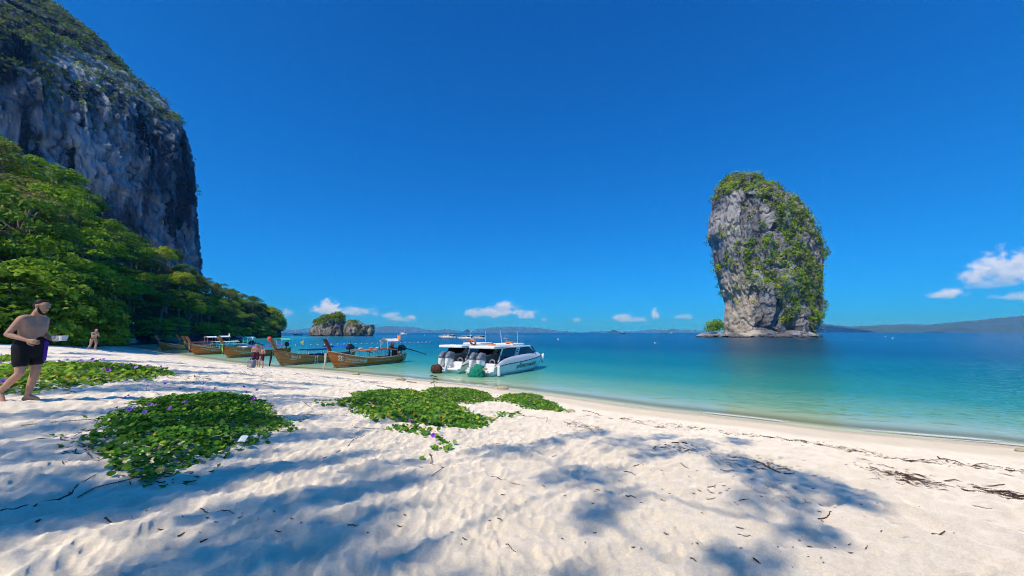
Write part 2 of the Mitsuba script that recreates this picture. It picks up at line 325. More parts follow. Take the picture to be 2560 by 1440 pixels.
def column(L, R_, D, thick, nth, nz, seed, amp, fl=.11, lean=0.0, sup=2.6, floor=-1.2, tiltback=.0, nf=(240, 1500), inset=0.0):
    """a closed rock standing in the sea from its left and right outline (pixels read at depth D)"""
    def outline(pts):
        p = at_y(*np.array(pts, float).T, D); o = np.argsort(p[:, 2]); return p[o, 2], p[o, 0]
    (zl, xl), (zr, xr) = outline(L), outline(R_)
    ztop = min(zl[-1], zr[-1]); u = np.linspace(0, 1, nz); zz = floor + (ztop - floor) * (1 - (1 - u) ** 1.15)
    th = np.linspace(0, 2 * np.pi, nth, endpoint=False)
    XL, XR = np.interp(zz, zl, xl), np.interp(zz, zr, xr); cx, hw = (XL + XR) / 2, np.maximum((XR - XL) / 2, .3)
    hmax = hw.max(); hd = thick * hmax * np.minimum(1, (hw / hmax)) ** .7
    ct, st = np.cos(th), np.sin(th)
    sx = np.sign(ct) * np.abs(ct) ** (2 / sup); sy = np.sign(st) * np.abs(st) ** (2 / sup)
    P = np.stack([cx[:, None] + hw[:, None] * sx, D + hd[:, None] * sy + tiltback * zz[:, None], np.repeat(zz[:, None], nth, 1)], -1)
    nrm = np.stack([np.broadcast_to(ct / hmax, P.shape[:2]), np.broadcast_to(st / (thick * hmax), P.shape[:2]), 0 * P[..., 2]], -1); nrm /= np.linalg.norm(nrm, axis=-1, keepdims=True)
    edge = np.abs(sx)[None] ** 6     # keep the outline itself close to the photograph's
    d = fracture(P, seed, amp, fl, .25) + facets(P, nf[0], amp * .34, .22, .45, seed) + facets(P, nf[1], amp * .12, .20, .5, seed + 1); d = (d - np.quantile(d, .9 if True else 0)) * (1 - .55 * edge)
    P = P + nrm * d[..., None] * ss(0, .04, 1 - u)[:, None, None]
    P[..., 2] += (1 - .4 * edge) * ss(.3, 1, u)[:, None] * amp * 1.6 * (fbm(P * .12, 2, seed + 20) - .5)
    # hold the outline: rescale each level across the line of sight
    U = P[..., 0] / P[..., 1]; lo, hi = (XL + inset) / D, (XR - inset) / D; hi = np.maximum(hi, lo + .002); f = .35 + .65 * ss(.985, .80, u)
    a, c = U.min(1), U.max(1); ker = np.ones(5) / 5; a, c = (np.convolve(np.pad(q, 2, 'edge'), ker, 'valid') for q in (a, c))
    V = lo[:, None] + (U - a[:, None]) * ((hi - lo) / np.maximum(c - a, 1e-4))[:, None]; P[..., 0] += (V - U) * P[..., 1] * f[:, None]
    m = grid_mesh(P, True); k = len(m.vertices)
    v = np.vstack([m.vertices, P[-1].mean(0) + [0, 0, .4]]); j = np.arange(nth); b = (nz - 1) * nth
    m = trimesh.Trimesh(v, np.vstack([m.faces, np.stack([b + j, b + (j + 1) % nth, 0 * j + k], 1)]), process=False)
    if m.face_normals[:, 2][len(m.faces) - nth // 2] < 0: m.invert()
    return m, dict(z=zz, xl=XL, xr=XR, D=D, top=ztop)
def bushes(P, N, size, nleaf, leaf, seed, pal, ups=.6):
    """leafy bushes growing out of the rock at points P with normals N"""
    R = rng(seed); out = []
    for p, n, s in zip(P, N, np.broadcast_to(size, (len(P),))):
        g = n + [0, 0, ups]; g /= np.linalg.norm(g); k = max(6, int(nleaf * (s / np.mean(size)) ** 1.5))
        d = sphere_dirs(k, R); d = d[(d @ g) > -.25]
        c = p + g * s * .35; Q = c + d * (R.uniform(.55, 1, len(d)) ** .7)[:, None] * s * np.array([1, 1, .8])
        out.append(leaves(Q, d + g * .4 + [0, 0, .35], leaf, R, pal[R.integers(len(pal))] if isinstance(pal, list) else pal, .4, hue=R.uniform(.1, .9)))
    return join(out)
def sample_on(m, n, seed, accept):
    R = rng(seed); a = m.area_faces; f = R.choice(len(a), n, p=a / a.sum()); w = R.dirichlet([1, 1, 1], n)
    p = (m.triangles[f] * w[:, :, None]).sum(1); q = m.face_normals[f]; k = accept(p, q, R); return p[k], q[k]

# the tall rock in the bay
TL = [(1800, 850), (1805, 832), (1804, 803), (1807, 759), (1796, 723), (1781, 666), (1773, 612), (1763, 590), (1762, 576), (1768, 541), (1777, 487), (1793, 465), (1810, 450)]
TR = [(2040, 850), (2044, 838), (2055, 813), (2063, 775), (2063, 707), (2067, 656), (2066, 624), (2041, 576), (2023, 541), (2003, 513), (1956, 493), (1914, 471), (1896, 452)]
rock_mat('tower_rock', (.36, .365, .365), (.15, .155, .165), (.075, .08, .088), warm=((160, 22, 11, 32), (.50, .44, .34)))
DT = 275.0
tm, TI = column(TL, TR, DT, .62, 360, 300, 11, 4.0, .17, inset=1.5)
stack = thing('sea_stack', 'tall grey limestone rock tower with green scrub standing alone in the bay', 'rock')
put(stack + '__rock', tm, 'tower_rock', 40)
def pz(pts): p = at_y(*np.array(pts, float).T, DT - 18); return Polygon(p[:, [0, 2]])
def crop(pts): return [(1700 + a / 3.13, 420 + b / 3.13) for a, b in pts]
VEG = [pz(crop(q)) for q in ([(560, 215), (640, 350), (680, 420), (740, 560), (760, 650), (640, 560), (480, 560), (380, 600), (370, 690), (430, 780), (480, 830), (480, 950), (560, 990), (640, 950), (700, 1090), (750, 1200), (830, 1230), (860, 1130), (960, 1140), (930, 1230), (1000, 1270), (1100, 1250), (1150, 1100), (1090, 1000), (1060, 850), (1080, 780), (980, 720), (960, 640), (880, 600), (890, 500), (1000, 560), (1080, 700), (1160, 720), (1170, 640), (1080, 480), (1010, 340), (900, 260), (760, 200), (600, 120)],
                             [(270, 170), (330, 110), (400, 80), (560, 100), (600, 200), (480, 170), (400, 180), (350, 280), (330, 240), (280, 200)],
                             [(320, 450), (430, 450), (425, 560), (340, 610), (310, 560)], [(480, 320), (560, 340), (560, 420), (500, 390)], [(590, 440), (640, 470), (600, 500)], [(470, 980), (520, 1010), (520, 1090), (480, 1080)], [(540, 1030), (590, 1040), (580, 1080), (540, 1070)])]
def in_veg(p, n, R):
    front = n[:, 1] < .35
    k = np.zeros(len(p), bool)
    for q in VEG: k |= shapely.contains_xy(q, p[:, 0], p[:, 2])
    g = fbm(p * .13, 3, 8)
    back = (~front) & (g > .5) & (n[:, 2] > -.1) & (n[:, 0] > -.3)
    stray = ((g > .70) & (n[:, 2] > .42)) | ((p[:, 2] > 107) & (g > .36))
    keep = (n[:, 0] > -.62) | (p[:, 2] > 98)
    return ((front & ((k & (g > .31)) | stray)) | back) & keep
P, N = sample_on(tm, 6500, 3, in_veg)
put(stack + '__scrub', foliage_ply(bushes(P, N, rng(5).uniform(1.4, 3.6, len(P)), 30, 1.15, 6, ['rocky', 'mid', 'mid', 'mid', 'bright', 'olive'])), None, kind='stuff', label='green scrub growing over the rock')
# low rock shelf with a bushy tree at its foot
def boulder(c, r, seed, n=3):
    s = trimesh.creation.icosphere(n); v = s.vertices; d = 1 + .55 * (fbm(v * 1.3 + seed, 3, seed) - .5) + .25 * (fbm(v * 4 + seed, 2, seed + 1) - .5)
    s.vertices = v * d[:, None] * np.asarray(r) + c; return s
ledge = []
for px, r, k in ((1775, (7, 6, 2.6), 1), (1800, (9, 8, 3), 2), (1908, (14, 6, 4.2), 3), (1935, (9, 6, 3), 4), (1985, (10, 7, 4.5), 5), (2020, (9, 7, 3.8), 6), (1860, (10, 7, 2.6), 7), (2040, (7, 6, 2.2), 9)):
    p = at_y(px, 836, 250 if 1840 < px < 2035 else 262); ledge.append(boulder([p[0], p[1] + 4, .4], r, k, 4))
put(stack + '__foot', cat_(ledge), 'tower_rock', 40, label='pale boulders and undercut shelf at the waterline')
p = at_y(1788, 815, 266); R = rng(9)
put(stack + '__tree_crown', foliage_ply(join([clump(p + np.clip(R.normal(0, 1, 3), -1.3, 1.3) * [3.6, 2.6, 2.2], R.uniform(2.8, 4.5), .8, 130, 1.2, R, 'mid', hue=R.uniform(.1, .6)) for _ in range(13)])), None, label='round bushy tree at the left foot of the rock')

# the islet of two rocks
rock_mat('islet_rock', (.40, .36, .29), (.17, .155, .13), (.08, .072, .062))
isl = thing('rock_islet', 'low brown limestone islet split into two rocks, green on its left half', 'islet')
DI = 372.0
im, _ = column([(778, 842), (772, 836), (771, 831), (781, 815), (789, 803), (808, 793), (842, 785)], [(862, 842), (863, 838), (861, 812), (859, 803), (857, 789), (848, 785)], DI, .55, 200, 90, 31, 2.4, .2, nf=(60, 400))
put(isl + '__rock', im, 'islet_rock', 40)
im2, _ = column([(850, 842), (850, 837), (853, 814), (862, 806), (880, 804)], [(931, 842), (933, 838), (937, 829), (937, 816), (932, 812), (911, 811), (895, 806)], DI + 4, .5, 200, 70, 37, 2.0, .22, nf=(60, 400))
put(isl + '__rock', im2, 'islet_rock', 40, label='bare right-hand rock of the islet')
xs = at_y(861, 800, DI)[0]
P, N = sample_on(im, 1500, 5, lambda p, n, R: (p[:, 2] > 11 + 8 * (fbm(p * .1, 2, 4) - .3)) & (n[:, 2] > -.3) & (fbm(p * .16, 2, 6) > .3))
P2, N2 = sample_on(im2, 500, 6, lambda p, n, R: (n[:, 2] > .4) & (fbm(p * .2, 2, 7) > .55))
put(isl + '__scrub', foliage_ply(bushes(np.vstack([P, P2]), np.vstack([N, N2]), rng(7).uniform(1.3, 2.8, len(P) + len(P2)), 22, 1.3, 8, ['rocky', 'dark', 'mid', 'olive'])), None, kind='stuff')

# the great cliff on the left
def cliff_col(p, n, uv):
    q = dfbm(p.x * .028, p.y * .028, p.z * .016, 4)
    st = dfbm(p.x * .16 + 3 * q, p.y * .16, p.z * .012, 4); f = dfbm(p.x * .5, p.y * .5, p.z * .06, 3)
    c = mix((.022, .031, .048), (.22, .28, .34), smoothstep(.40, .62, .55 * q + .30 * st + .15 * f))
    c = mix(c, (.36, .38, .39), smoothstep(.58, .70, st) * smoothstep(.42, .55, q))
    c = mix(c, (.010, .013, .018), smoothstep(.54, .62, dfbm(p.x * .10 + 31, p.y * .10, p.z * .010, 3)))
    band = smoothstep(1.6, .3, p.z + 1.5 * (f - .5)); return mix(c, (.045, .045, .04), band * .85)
def cliff_bump(p, n, uv): return dfbm(p.x * .5, p.y * .5, p.z * .05, 3) * 1.6 + dfbm(p.x * 1.6, p.y * 1.6, p.z * .22, 3) * .7
scene['cliff_rock'] = two({'type': 'bumpmap', 'arbitrary': proc(cliff_bump, eps=.2), 'scale': 1.0, 'bsdf': {'type': 'principled', 'base_color': proc(cliff_col), 'roughness': .9, 'specular': .15}})
KC = 1.6
WALL = np.array([(-260, 268), (-225, 248), (-192, 222), (-170, 203), (-163, 196), (-162, 189), (-164, 180), (-169, 164), (-181, 131), (-192, 108), (-215, 94), (-270, 96), (-350, 116), (-420, 150)], float)
ZT = np.array([0, 41, 70, 94, 109, 120, 128, 136, 147, 160, 171, 179, 187, 205, 225.])
XT = np.array([0, 3, 2, -2, -7, -13, -20, -31, -44, -58, -74, -86, -100, -124, -164.])
def cliff_mesh():
    t = np.concatenate([[0], np.cumsum(np.linalg.norm(np.diff(WALL, axis=0), axis=1))]); u = np.concatenate([np.linspace(0, 90, 40), np.linspace(91, 205, 290), np.linspace(207, t[-1], 60)])
    W = np.stack([PchipInterpolator(t, WALL[:, k])(u) for k in (0, 1)], 1); tg = np.gradient(W, axis=0); tg /= np.linalg.norm(tg, axis=1, keepdims=True)
    out = np.stack([-tg[:, 1], tg[:, 0]], 1)      # towards the bay
    z = np.concatenate([np.linspace(-1, 110, 150), np.linspace(111, 222, 120)])
    X = np.interp(z, ZT, XT); X = np.convolve(np.pad(X, 4, 'edge'), np.ones(9) / 9, 'valid')
    back = np.where(z > 108, (z - 108) * .12 + ((z - 108) / 40) ** 2 * 1.5, 0) - 5 * ss(60, 10, z) * 0
    cave = 6.5 * ss(62, 30, z)
    P = np.zeros((len(z), len(u), 3))
    P[..., 0] = W[None, :, 0] + .95 * X[:, None] * 1.0 - out[None, :, 0] * (cave[:, None]) ; P[..., 1] = W[None, :, 1] - .10 * X[:, None] - out[None, :, 1] * cave[:, None] + back[:, None]
    P[..., 2] = z[:, None]
    P = EYE + (P - EYE) * KC
    n3 = np.stack([np.broadcast_to(out[:, 0], P.shape[:2]), np.broadcast_to(out[:, 1], P.shape[:2]), 0 * P[..., 2]], -1)
    d = .9 * fracture(P, 51, 5.0, .11, .1) + facets(P, 420, 2.2, .16, .22, 5) + facets(P, 3600, .75, .16, .2, 6) + 2.2 * (np.abs(fbm(np.stack([P[..., 0] * .3, P[..., 1] * .3, P[..., 2] * .03], -1), 2, 66) - .5) * -2)
    P = P + n3 * (d - np.quantile(d, .93))[..., None]
    # hold the right-hand skyline of the cliff where the photograph has it
    pr = np.array([(512, 668), (510, 650), (505, 600), (498, 500), (491, 400), (470, 330), (440, 280), (400, 240), (345, 200), (300, 150), (240, 90), (170, 35), (135, 0), (90, -40), (-20, -120), (-200, -220)], float)
    su = (pr[:, 0] - 1280) / FPX; WW = project(P)[2]; U = P[..., 0] / WW; um = U[:, 80:].max(1); ia = U[:, 80:].argmax(1) + 80; rows = np.arange(len(z)); zz, yy = P[rows, ia, 2], P[rows, ia, 1]
    pyr = project(P[rows, ia])[1]; o = np.argsort(pr[:, 1]); tgt = np.interp(pyr, pr[o, 1], su[o]); dU = tgt - .006 - um; dU = np.convolve(np.pad(dU, 3, 'edge'), np.ones(7) / 7, 'valid')
    P[..., 0] += dU[:, None] * WW
    lim = (np.interp(project(P)[1], pr[o, 1], su[o]) - .005) * WW; P[..., 0] = np.minimum(P[..., 0], lim + 4 * (fbm(P * .2, 2, 9) - .5))
    m = grid_mesh(P)
    c = m.face_normals @ np.array([.95, -.3, 0])
    if c.mean() < 0: m.invert()
    return m
cm = cliff_mesh()
cliff = 'cliff'; USED.add(cliff); note(cliff, 'huge shaded limestone cliff with pale streaks and a green wooded top', kind='structure')
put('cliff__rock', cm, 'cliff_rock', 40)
def on_cliff(p, n, R):
    g = fbm(p * .04, 3, 5); lim = np.interp(p[:, 1], [205, 250, 310], [146, 160, 178]) + 22 * (g - .5) * 2
    edge = (n[:, 2] > .55) & (g > .56)
    return ((p[:, 2] > lim) & (p[:, 2] < 352) & (R.uniform(size=len(p)) < np.where(p[:, 2] > lim + 10, 1, .6)) | ((g > .64) & (n[:, 2] > .18) & (R.uniform(size=len(p)) < .5))) & (p[:, 0] < -240)
P, N = sample_on(cm, 15000, 8, on_cliff)
keep = project(P)[0] > -160
P, N = P[keep], N[keep]
put('cliff__scrub', foliage_ply(bushes(P, N, rng(15).uniform(2.4, 6.5, len(P)), 34, 1.8, 16, ['rocky', 'dark', 'mid', 'olive', 'rocky'], ups=.9)), None, kind='stuff', label='trees and scrub along the cliff top')

# ---------------------------------------------------------------- wooded slope below the cliff
HT = np.array([(-420, 30, 62, 330), (-200, 33, 70, 345), (0, 41, 84, 365), (60, 43, 90, 412), (130, 46, 98, 450), (210, 52, 110, 528), (250, 61, 120, 550), (290, 86, 135, 572), (330, 104, 148, 584), (400, 112, 165, 612), (450, 126, 178, 640), (500, 145, 195, 690), (560, 172, 216, 718), (620, 203, 242, 724), (660, 226, 256, 752), (690, 246, 263, 782), (706, 254, 264, 815)], float)
def slope(px, t, pad=0.0):
    """ground point of the slope: t = 0 at its foot, 1 at its ridge"""
    d0, d1, py = (np.interp(px, HT[:, 0], HT[:, k]) for k in (1, 2, 3))
    dep = d0 + (d1 - d0) * t
    top = at_y(px, py, d1)[..., 2] - 8.5 * ss(800, 560, px) * .75 - 2.5
    foot = np.interp(px, [0, 200, 290, 330], [2.3, 2.0, .6, .2])
    z = foot + (np.maximum(top, foot + .5) - foot) * np.clip(t, 0, 1.0) ** .85
    q = at_y(px, 800, dep); q[..., 2] = z; return q
def soil_col(p, n, uv): return mix((.035, .03, .02), (.055, .06, .03), dfbm(p.x * .8, p.y * .8, p.z * .8, 3))
scene['soil_bsdf'] = two({'type': 'principled', 'base_color': proc(soil_col), 'roughness': .95, 'specular': .05})
PX, TT = np.meshgrid(np.linspace(-420, 706, 150), np.concatenate([[-.02, -.01], np.linspace(0, 1.5, 50)]), indexing='ij')
G = slope(PX, TT); G[:, 0, 2] = -1.5; G[..., 2] += np.where(TT > 0, 1.5 * (fbm(G * .15, 2, 3) - .5), 0)
put('hillside', grid_mesh(G), 'soil_bsdf', True, kind='structure', label='dark soil slope under the forest at the foot of the cliff')
# rocky point at the end of the headland and the dark rocks along its foot
hm, _ = column([(575, 848), (570, 835), (575, 812), (590, 780), (620, 770), (640, 768)], [(688, 848), (690, 839), (704, 826), (708, 812), (704, 795), (692, 780), (665, 770), (642, 768)], 258, .5, 220, 100, 71, 2.4, .16, nf=(90, 500))
put('headland_rock', hm, 'cliff_rock', 40, kind='structure', label='dark undercut limestone point at the end of the wooded headland')
P, N = sample_on(hm, 900, 12, lambda p, n, R: (p[:, 2] > 5) & (n[:, 2] > -.35) & (fbm(p * .12, 2, 6) > .40))
put('headland_scrub', foliage_ply(bushes(P, N, rng(17).uniform(1.4, 3.2, len(P)), 30, 1.2, 18, ['mid', 'dark', 'mid', 'olive', 'bright'])), None, kind='stuff', label='green scrub covering the rocky tip of the headland', cat='scrub')
foot = []
R = rng(21)
for px in np.linspace(318, 600, 34):
    q = slope(np.array(px), np.array(-.02 + .05 * R.uniform())); r = R.uniform(.8, 1.9); foot.append(boulder([q[0], q[1], .1 + .4 * r], (r * 1.5, r, r), R.integers(1000), 3))
put('shore_rock', cat_(foot), 'cliff_rock', 40, kind='structure', label='dark rocks along the foot of the wooded headland')

# trees: a handful of individuals, repeated with different turns and sizes
KINDS = {}
def kind_(name, *a, **k):
    tr, cr = make_tree(*a, **k); KINDS[name] = (mikit.ply(tr, 'bark_bsdf', 40), foliage_ply(cr), tr, cr)
kind_('dark0', 101, 10, 4.6, 'dark', 30, 62, .60); kind_('dark1', 102, 11, 4.4, 'dark', 30, 62, .62, 'layer', .2)
kind_('mid0', 103, 10, 4.8, 'mid', 32, 62, .58); kind_('mid1', 104, 9.5, 5.2, 'mid', 28, 70, .56, 'layer', .15)
kind_('bright0', 105, 10, 4.6, 'bright', 30, 62, .58); kind_('olive0', 106, 10, 4.6, 'olive', 30, 60, .60)
kind_('dry0', 107, 9, 5.0, 'dry', 24, 60, .5); kind_('edge0', 108, 6.5, 4.6, 'mid', 34, 70, .50, 'layer', .04); kind_('edge1', 109, 5.5, 4.2, 'dark', 32, 66, .50, 'round', .02)
TREES = []
for k, (tr, cr, *_ ) in KINDS.items():
    scene['tree_' + k] = {'type': 'shapegroup', 'trunk': tr, 'crown': cr}
def plant(kind, loc, yaw, s, label, group):
    key = thing('tree', label, 'tree', group)
    scene[key] = {'type': 'instance', 'shapegroup': {'type': 'ref', 'id': 'tree_' + kind}, 'to_world': T().translate(list(map(float, loc))).rotate([0, 0, 1], float(yaw)).scale([float(s[0]), float(s[0]), float(s[1])])}
def zone(px, t):
    a = 'at the slope foot' if t < .10 else 'low on the slope' if t < .35 else 'halfway up the slope' if t < .68 else 'on the ridge line'
    return a + (' above the walking man' if px < 110 else ' behind the walking woman' if px < 300 else ' behind the left longtail boats' if px < 440 else ' under the cliff edge' if px < 560 else ' on the tip of the headland')
LB = {'dark': 'dark green broadleaf tree', 'mid': 'mid green broadleaf tree', 'bright': 'bright yellow-green tree', 'olive': 'dull olive-green tree', 'dry': 'dry brown tree', 'edge': 'low spreading tree'}
R = rng(33); spots = []
for _ in range(9000):
    px, t = R.uniform(-330, 700), R.uniform(0, 1.04)
    q = slope(np.array(px), np.array(t)); sep = (4.6 + .011 * q[1] + (1.0 if t > .3 else 0)) * (.62 if px > 470 else 1)
    if all((q[0] - a[0]) ** 2 + (q[1] - a[1]) ** 2 > ((sep + a[3]) / 2) ** 2 for a in spots): spots.append((q[0], q[1], q[2], sep, px, t))
for px in np.linspace(-60, 300, 34):      # bushes closing the edge of the wood down to the sand
    q = slope(np.array(px), np.array(-.035 + .03 * R.uniform())); spots.append((q[0], q[1], float(np.interp(px, [0, 200, 300], [2.4, 2.0, .5])), 3.0, px, -.01))
spots = sorted(spots, key=lambda a: a[1])
for x, y, z, sep, px, t in spots:
    yw = R.uniform(0, 360); sc = R.uniform(.8, 1.12) * (.72 if px > 600 else .88 if px > 480 else 1.0)
    if t < 0: k = R.choice(['edge0', 'edge1', 'dark1', 'mid1', 'edge1']); sc *= R.uniform(.55, 1.1)
    elif t < .10: k = R.choice(['edge0', 'edge1', 'edge0', 'mid1'])
    else:
        g = noise(np.array([x * .03, y * .03, 7.0]), 4) + .25 * R.uniform(-1, 1)
        k = R.choice(['dark0', 'dark1']) if g < .42 else R.choice(['mid0', 'mid1', 'mid0', 'dark1']) if g < .72 else R.choice(['bright0', 'olive0', 'mid0'])
        if 290 < px < 480 and .3 < t < .9 and R.uniform() < .5: k = 'bright0'
        if px > 470 and R.uniform() < .75: k = R.choice(['edge1', 'edge0', 'edge1', 'olive0', 'mid0'])
    if abs(px - 40) < 40 and .35 < t < .55: k = 'dry0'
    kk = k.rstrip('0123456789')
    plant(k, (x, y, z - .3), yw, (sc, sc * R.uniform(.75, 1.3)), LB[kk] + ' ' + zone(px, t), LB[kk] + 's ' + zone(px, t))
print('trees', len(spots))
# ---------------------------------------------------------------- far islands and hills
def far_col(p, n, uv): return mix((.020, .045, .018), (.05, .08, .03), dfbm(p.x * .012, p.y * .012, p.z * .03, 3))
scene['far_bsdf'] = two({'type': 'principled', 'base_color': proc(far_col), 'roughness': .95, 'specular': .05})
def ridge(prof, D, deep, seed, rough):
    p = np.array(prof, float); px = np.linspace(p[0, 0], p[-1, 0], 140); top = at_y(px, np.interp(px, p[:, 0], p[:, 1]), D)
    t = np.linspace(-1, 1, 25); h = np.maximum(top[:, 2] + 1, .5) ; k = np.clip(1 - np.abs(t), 0, 1) ** .75
    Y = D + deep * t; P = np.zeros((len(px), 25, 3)); P[..., 0] = top[:, None, 0] * (1 + 0 * t); P[..., 1] = Y[None]
    P[..., 2] = -1 + h[:, None] * k[None]
    P[..., 2] += rough * (fbm(P / (rough * 9), 4, seed) - .5) * k[None] * np.clip(h / h.max() * 3, 0, 1)[:, None]
    return grid_mesh(P)
put('far_hills', ridge([(2035, 812), (2057, 810), (2105, 816.7), (2169, 815), (2255, 810), (2320, 811.5), (2448, 799.5), (2560, 789), (2700, 778), (2900, 776), (3050, 800), (3200, 829)], 5200, 900, 3, 16), 'far_bsdf', True, kind='structure', label='long wooded hills across the water on the right')
put('far_hills_headland', ridge([(2330, 829), (2360, 820), (2385, 817), (2420, 821), (2470, 826), (2500, 829)], 4200, 160, 13, 9), 'far_bsdf', True, kind='structure', label='low dark knoll in front of the right-hand hills')
put('distant_islands', cat_([ridge(q, 12500, 900, 4 + i, 22) for i, q in enumerate(([(930, 826), (938, 818), (960, 815), (997, 816), (1035, 818), (1082, 826), (1113, 822.5), (1160, 828)], [(1180, 829), (1191, 823), (1238, 818), (1291, 817), (1332, 818.6), (1394, 826), (1430, 829)],
     [(690, 822), (712, 822), (740, 826), (765, 821), (790, 820), (830, 829)], [(1480, 829), (1503, 827), (1540, 828), (1590, 828), (1632, 823), (1660, 825), (1679, 822), (1705, 825), (1735, 825), (1790, 829)]))]), 'far_bsdf', True, kind='structure', label='blue hazy islands along the horizon')
put('distant_islet', ridge([(1155, 830), (1160, 827), (1168, 823), (1172, 825), (1176, 830)], 5600, 60, 8, 6), 'far_bsdf', True, kind='structure', label='small pointed islet on the horizon behind the moored cruisers')
put('distant_islet_low', ridge([(1522, 830), (1529, 825), (1536, 824), (1542, 827), (1548, 830)], 5600, 60, 9, 5), 'far_bsdf', True, kind='structure', label='tiny low islet on the horizon left of the rock tower')

# ---------------------------------------------------------------- ground hits, and the trees that shade the sand
def ground_at(px, py):
    d = ray(px, py); t = (1.6 - EYE[2]) / np.minimum(d[..., 2], -1e-3)
    for _ in range(40):
        p = EYE + d * t[..., None]; g = ground_base(p[..., 0], p[..., 1])[0]
        t = .5 * t + .5 * np.clip((np.maximum(g, -.0) - EYE[2]) / np.minimum(d[..., 2], -1e-3), .5, 300)
    p = EYE + d * t[..., None]; p[..., 2] = gz(p[..., 0], p[..., 1]); return p
SHADE = [(190, 1030, .5), (30, 1075, .5), (130, 1112, .5), (20, 1155, .45), (90, 1205, .4), (120, 1255, .5), (270, 1250, .45), (410, 1212, .4), (530, 1182, .35), (40, 1312, .45), (-60, 1285, .5), (200, 1292, .35),
         (300, 968, .5), (480, 958, .6), (620, 964, .6), (740, 957, .5), (850, 945, .5), (770, 1002, .45), (730, 1042, .4), (810, 1085, .35), (150, 978, .5), (690, 990, .45), (920, 958, .4), (560, 975, .45), (400, 975, .4),
         (640, 1050, .45), (560, 1075, .4), (500, 1030, .4), (420, 1060, .35), (600, 1010, .4), (900, 1015, .35), (1000, 1050, .3), (680, 1100, .3), (940, 1000, .3), (1130, 1005, .3), (560, 1140, .3),
         (640, 1182, .28), (760, 1155, .28), (860, 1135, .28), (950, 1165, .24), (700, 1262, .26), (820, 1232, .3), (930, 1222, .26), (1010, 1202, .2), (600, 1332, .22), (780, 1332, .26), (900, 1302, .25), (480, 1402, .2), (650, 1422, .18), (860, 1402, .22), (1000, 1382, .16), (560, 1270, .2), (720, 1380, .16),
         (1120, 1436, .12), (1450, 1430, .12), (1810, 1412, .14), (1910, 1432, .14),
         (1290, 1132, .24), (1380, 1104, .26), (1480, 1084, .3), (1560, 1104, .34), (1640, 1132, .3), (1740, 1114, .34), (1830, 1152, .32), (1900, 1180, .32), (1980, 1192, .28), (2060, 1212, .3), (2140, 1242, .22), (1880, 1242, .22), (1990, 1252, .18), (1500, 1182, .24), (1535, 1242, .22), (1500, 1290, .14), (1420, 1182, .2), (2000, 1312, .14), (2080, 1332, .1), (1850, 1104, .28), (1660, 1090, .25), (1230, 1120, .18),
         (50, 892, 1.0), (200, 884, 1.0), (330, 902, .8), (110, 908, .8), (420, 930, .7), (240, 903, .7), (20, 872, 1.0), (130, 866, 1.0), (560, 934, .5), (500, 916, .5), (330, 935, .5)]
SUNH = SUN / SUN[2]
R = rng(71); TG = ground_at(*np.array(SHADE)[:, :2].T); CL = []
for (px, py, r), g in zip(SHADE, TG):
    h = R.uniform(11, 15); r = r * (1.45 if px > 1150 else 1.25 if px > 560 else 1.1)
    while True:
        c = g + SUNH * h; qx, qy, w = project(c)
        if w < .2 or qx < -260 - 300 * r or qy < -300 - 400 * r or h > 30: break
        h += .5
    CL.append((c, r))
CP_ = np.array([c for c, _ in CL])
def px_(i): return SHADE[i][0]
def shade_tree(idx, base, label, seed):
    R = rng(seed); key = thing('shade_tree', label, 'tree', 'shade trees behind the beach'); pts = CP_[idx]; top = pts.mean(0)
    base = np.array([base[0], base[1], float(ground_base(np.array(base[0]), np.array(base[1]))[0]) - .3]); fork = base + (top - base) * .45
    wood = [tube([base, base * .7 + fork * .3 + [.25, .05, .1], base * .35 + fork * .65 + [-.2, .1, 0], fork], [.16, .13, .10, .06], 9)]; cr = []
    nodes = [fork]
    for i in sorted(idx, key=lambda i: np.linalg.norm(CP_[i] - fork)):
        c, r = CL[i]; a = min(nodes, key=lambda q: np.linalg.norm(q - c)); m = (a + c) / 2 + R.normal(0, .12, 3) * np.linalg.norm(c - a); nodes.append(c)
        wood.append(tube([a, (a + m) / 2 + R.normal(0, .05, 3), m, c], [.030, .024, .018, .006], 5))
        n = int(np.clip((600 if px_(i) > 700 else 820) * r, 80, 800)); lf = .085 + .13 * r
        d = sphere_dirs(n, R, -1); d = d * (R.uniform(.1, 1, len(d)) ** .5)[:, None] * r * 1.25
        hx = np.array([SUN[0], SUN[1], 0]); hx /= np.linalg.norm(hx); a = d @ hx; b_ = d @ np.array([-hx[1], hx[0], 0])     # boughs spread along one direction
        Q = c + np.outer(a * 1.9, hx) + np.outer(b_ * .72, [-hx[1], hx[0], 0]) + np.outer(d[:, 2] * .5, [0, 0, 1.0])
        cr.append(leaves(Q, np.tile([0, 0, 1.0], (len(Q), 1)), lf, R, 'mid', .6, 2.4, hue=R.uniform(.1, .7)))
    put(key + '__trunk', cat_(wood), 'bark_bsdf', 40); put(key + '__crown', foliage_ply(join(cr)), None)
from scipy.cluster.vq import kmeans2
K, lab = kmeans2(CP_[:, :2], 7, seed=4, minit='++')
for k in range(7):
    idx = np.nonzero(lab == k)[0]
    if len(idx): shade_tree(idx, K[k], 'tall beach tree out of frame on the left casting dappled shade on the sand', 80 + k)

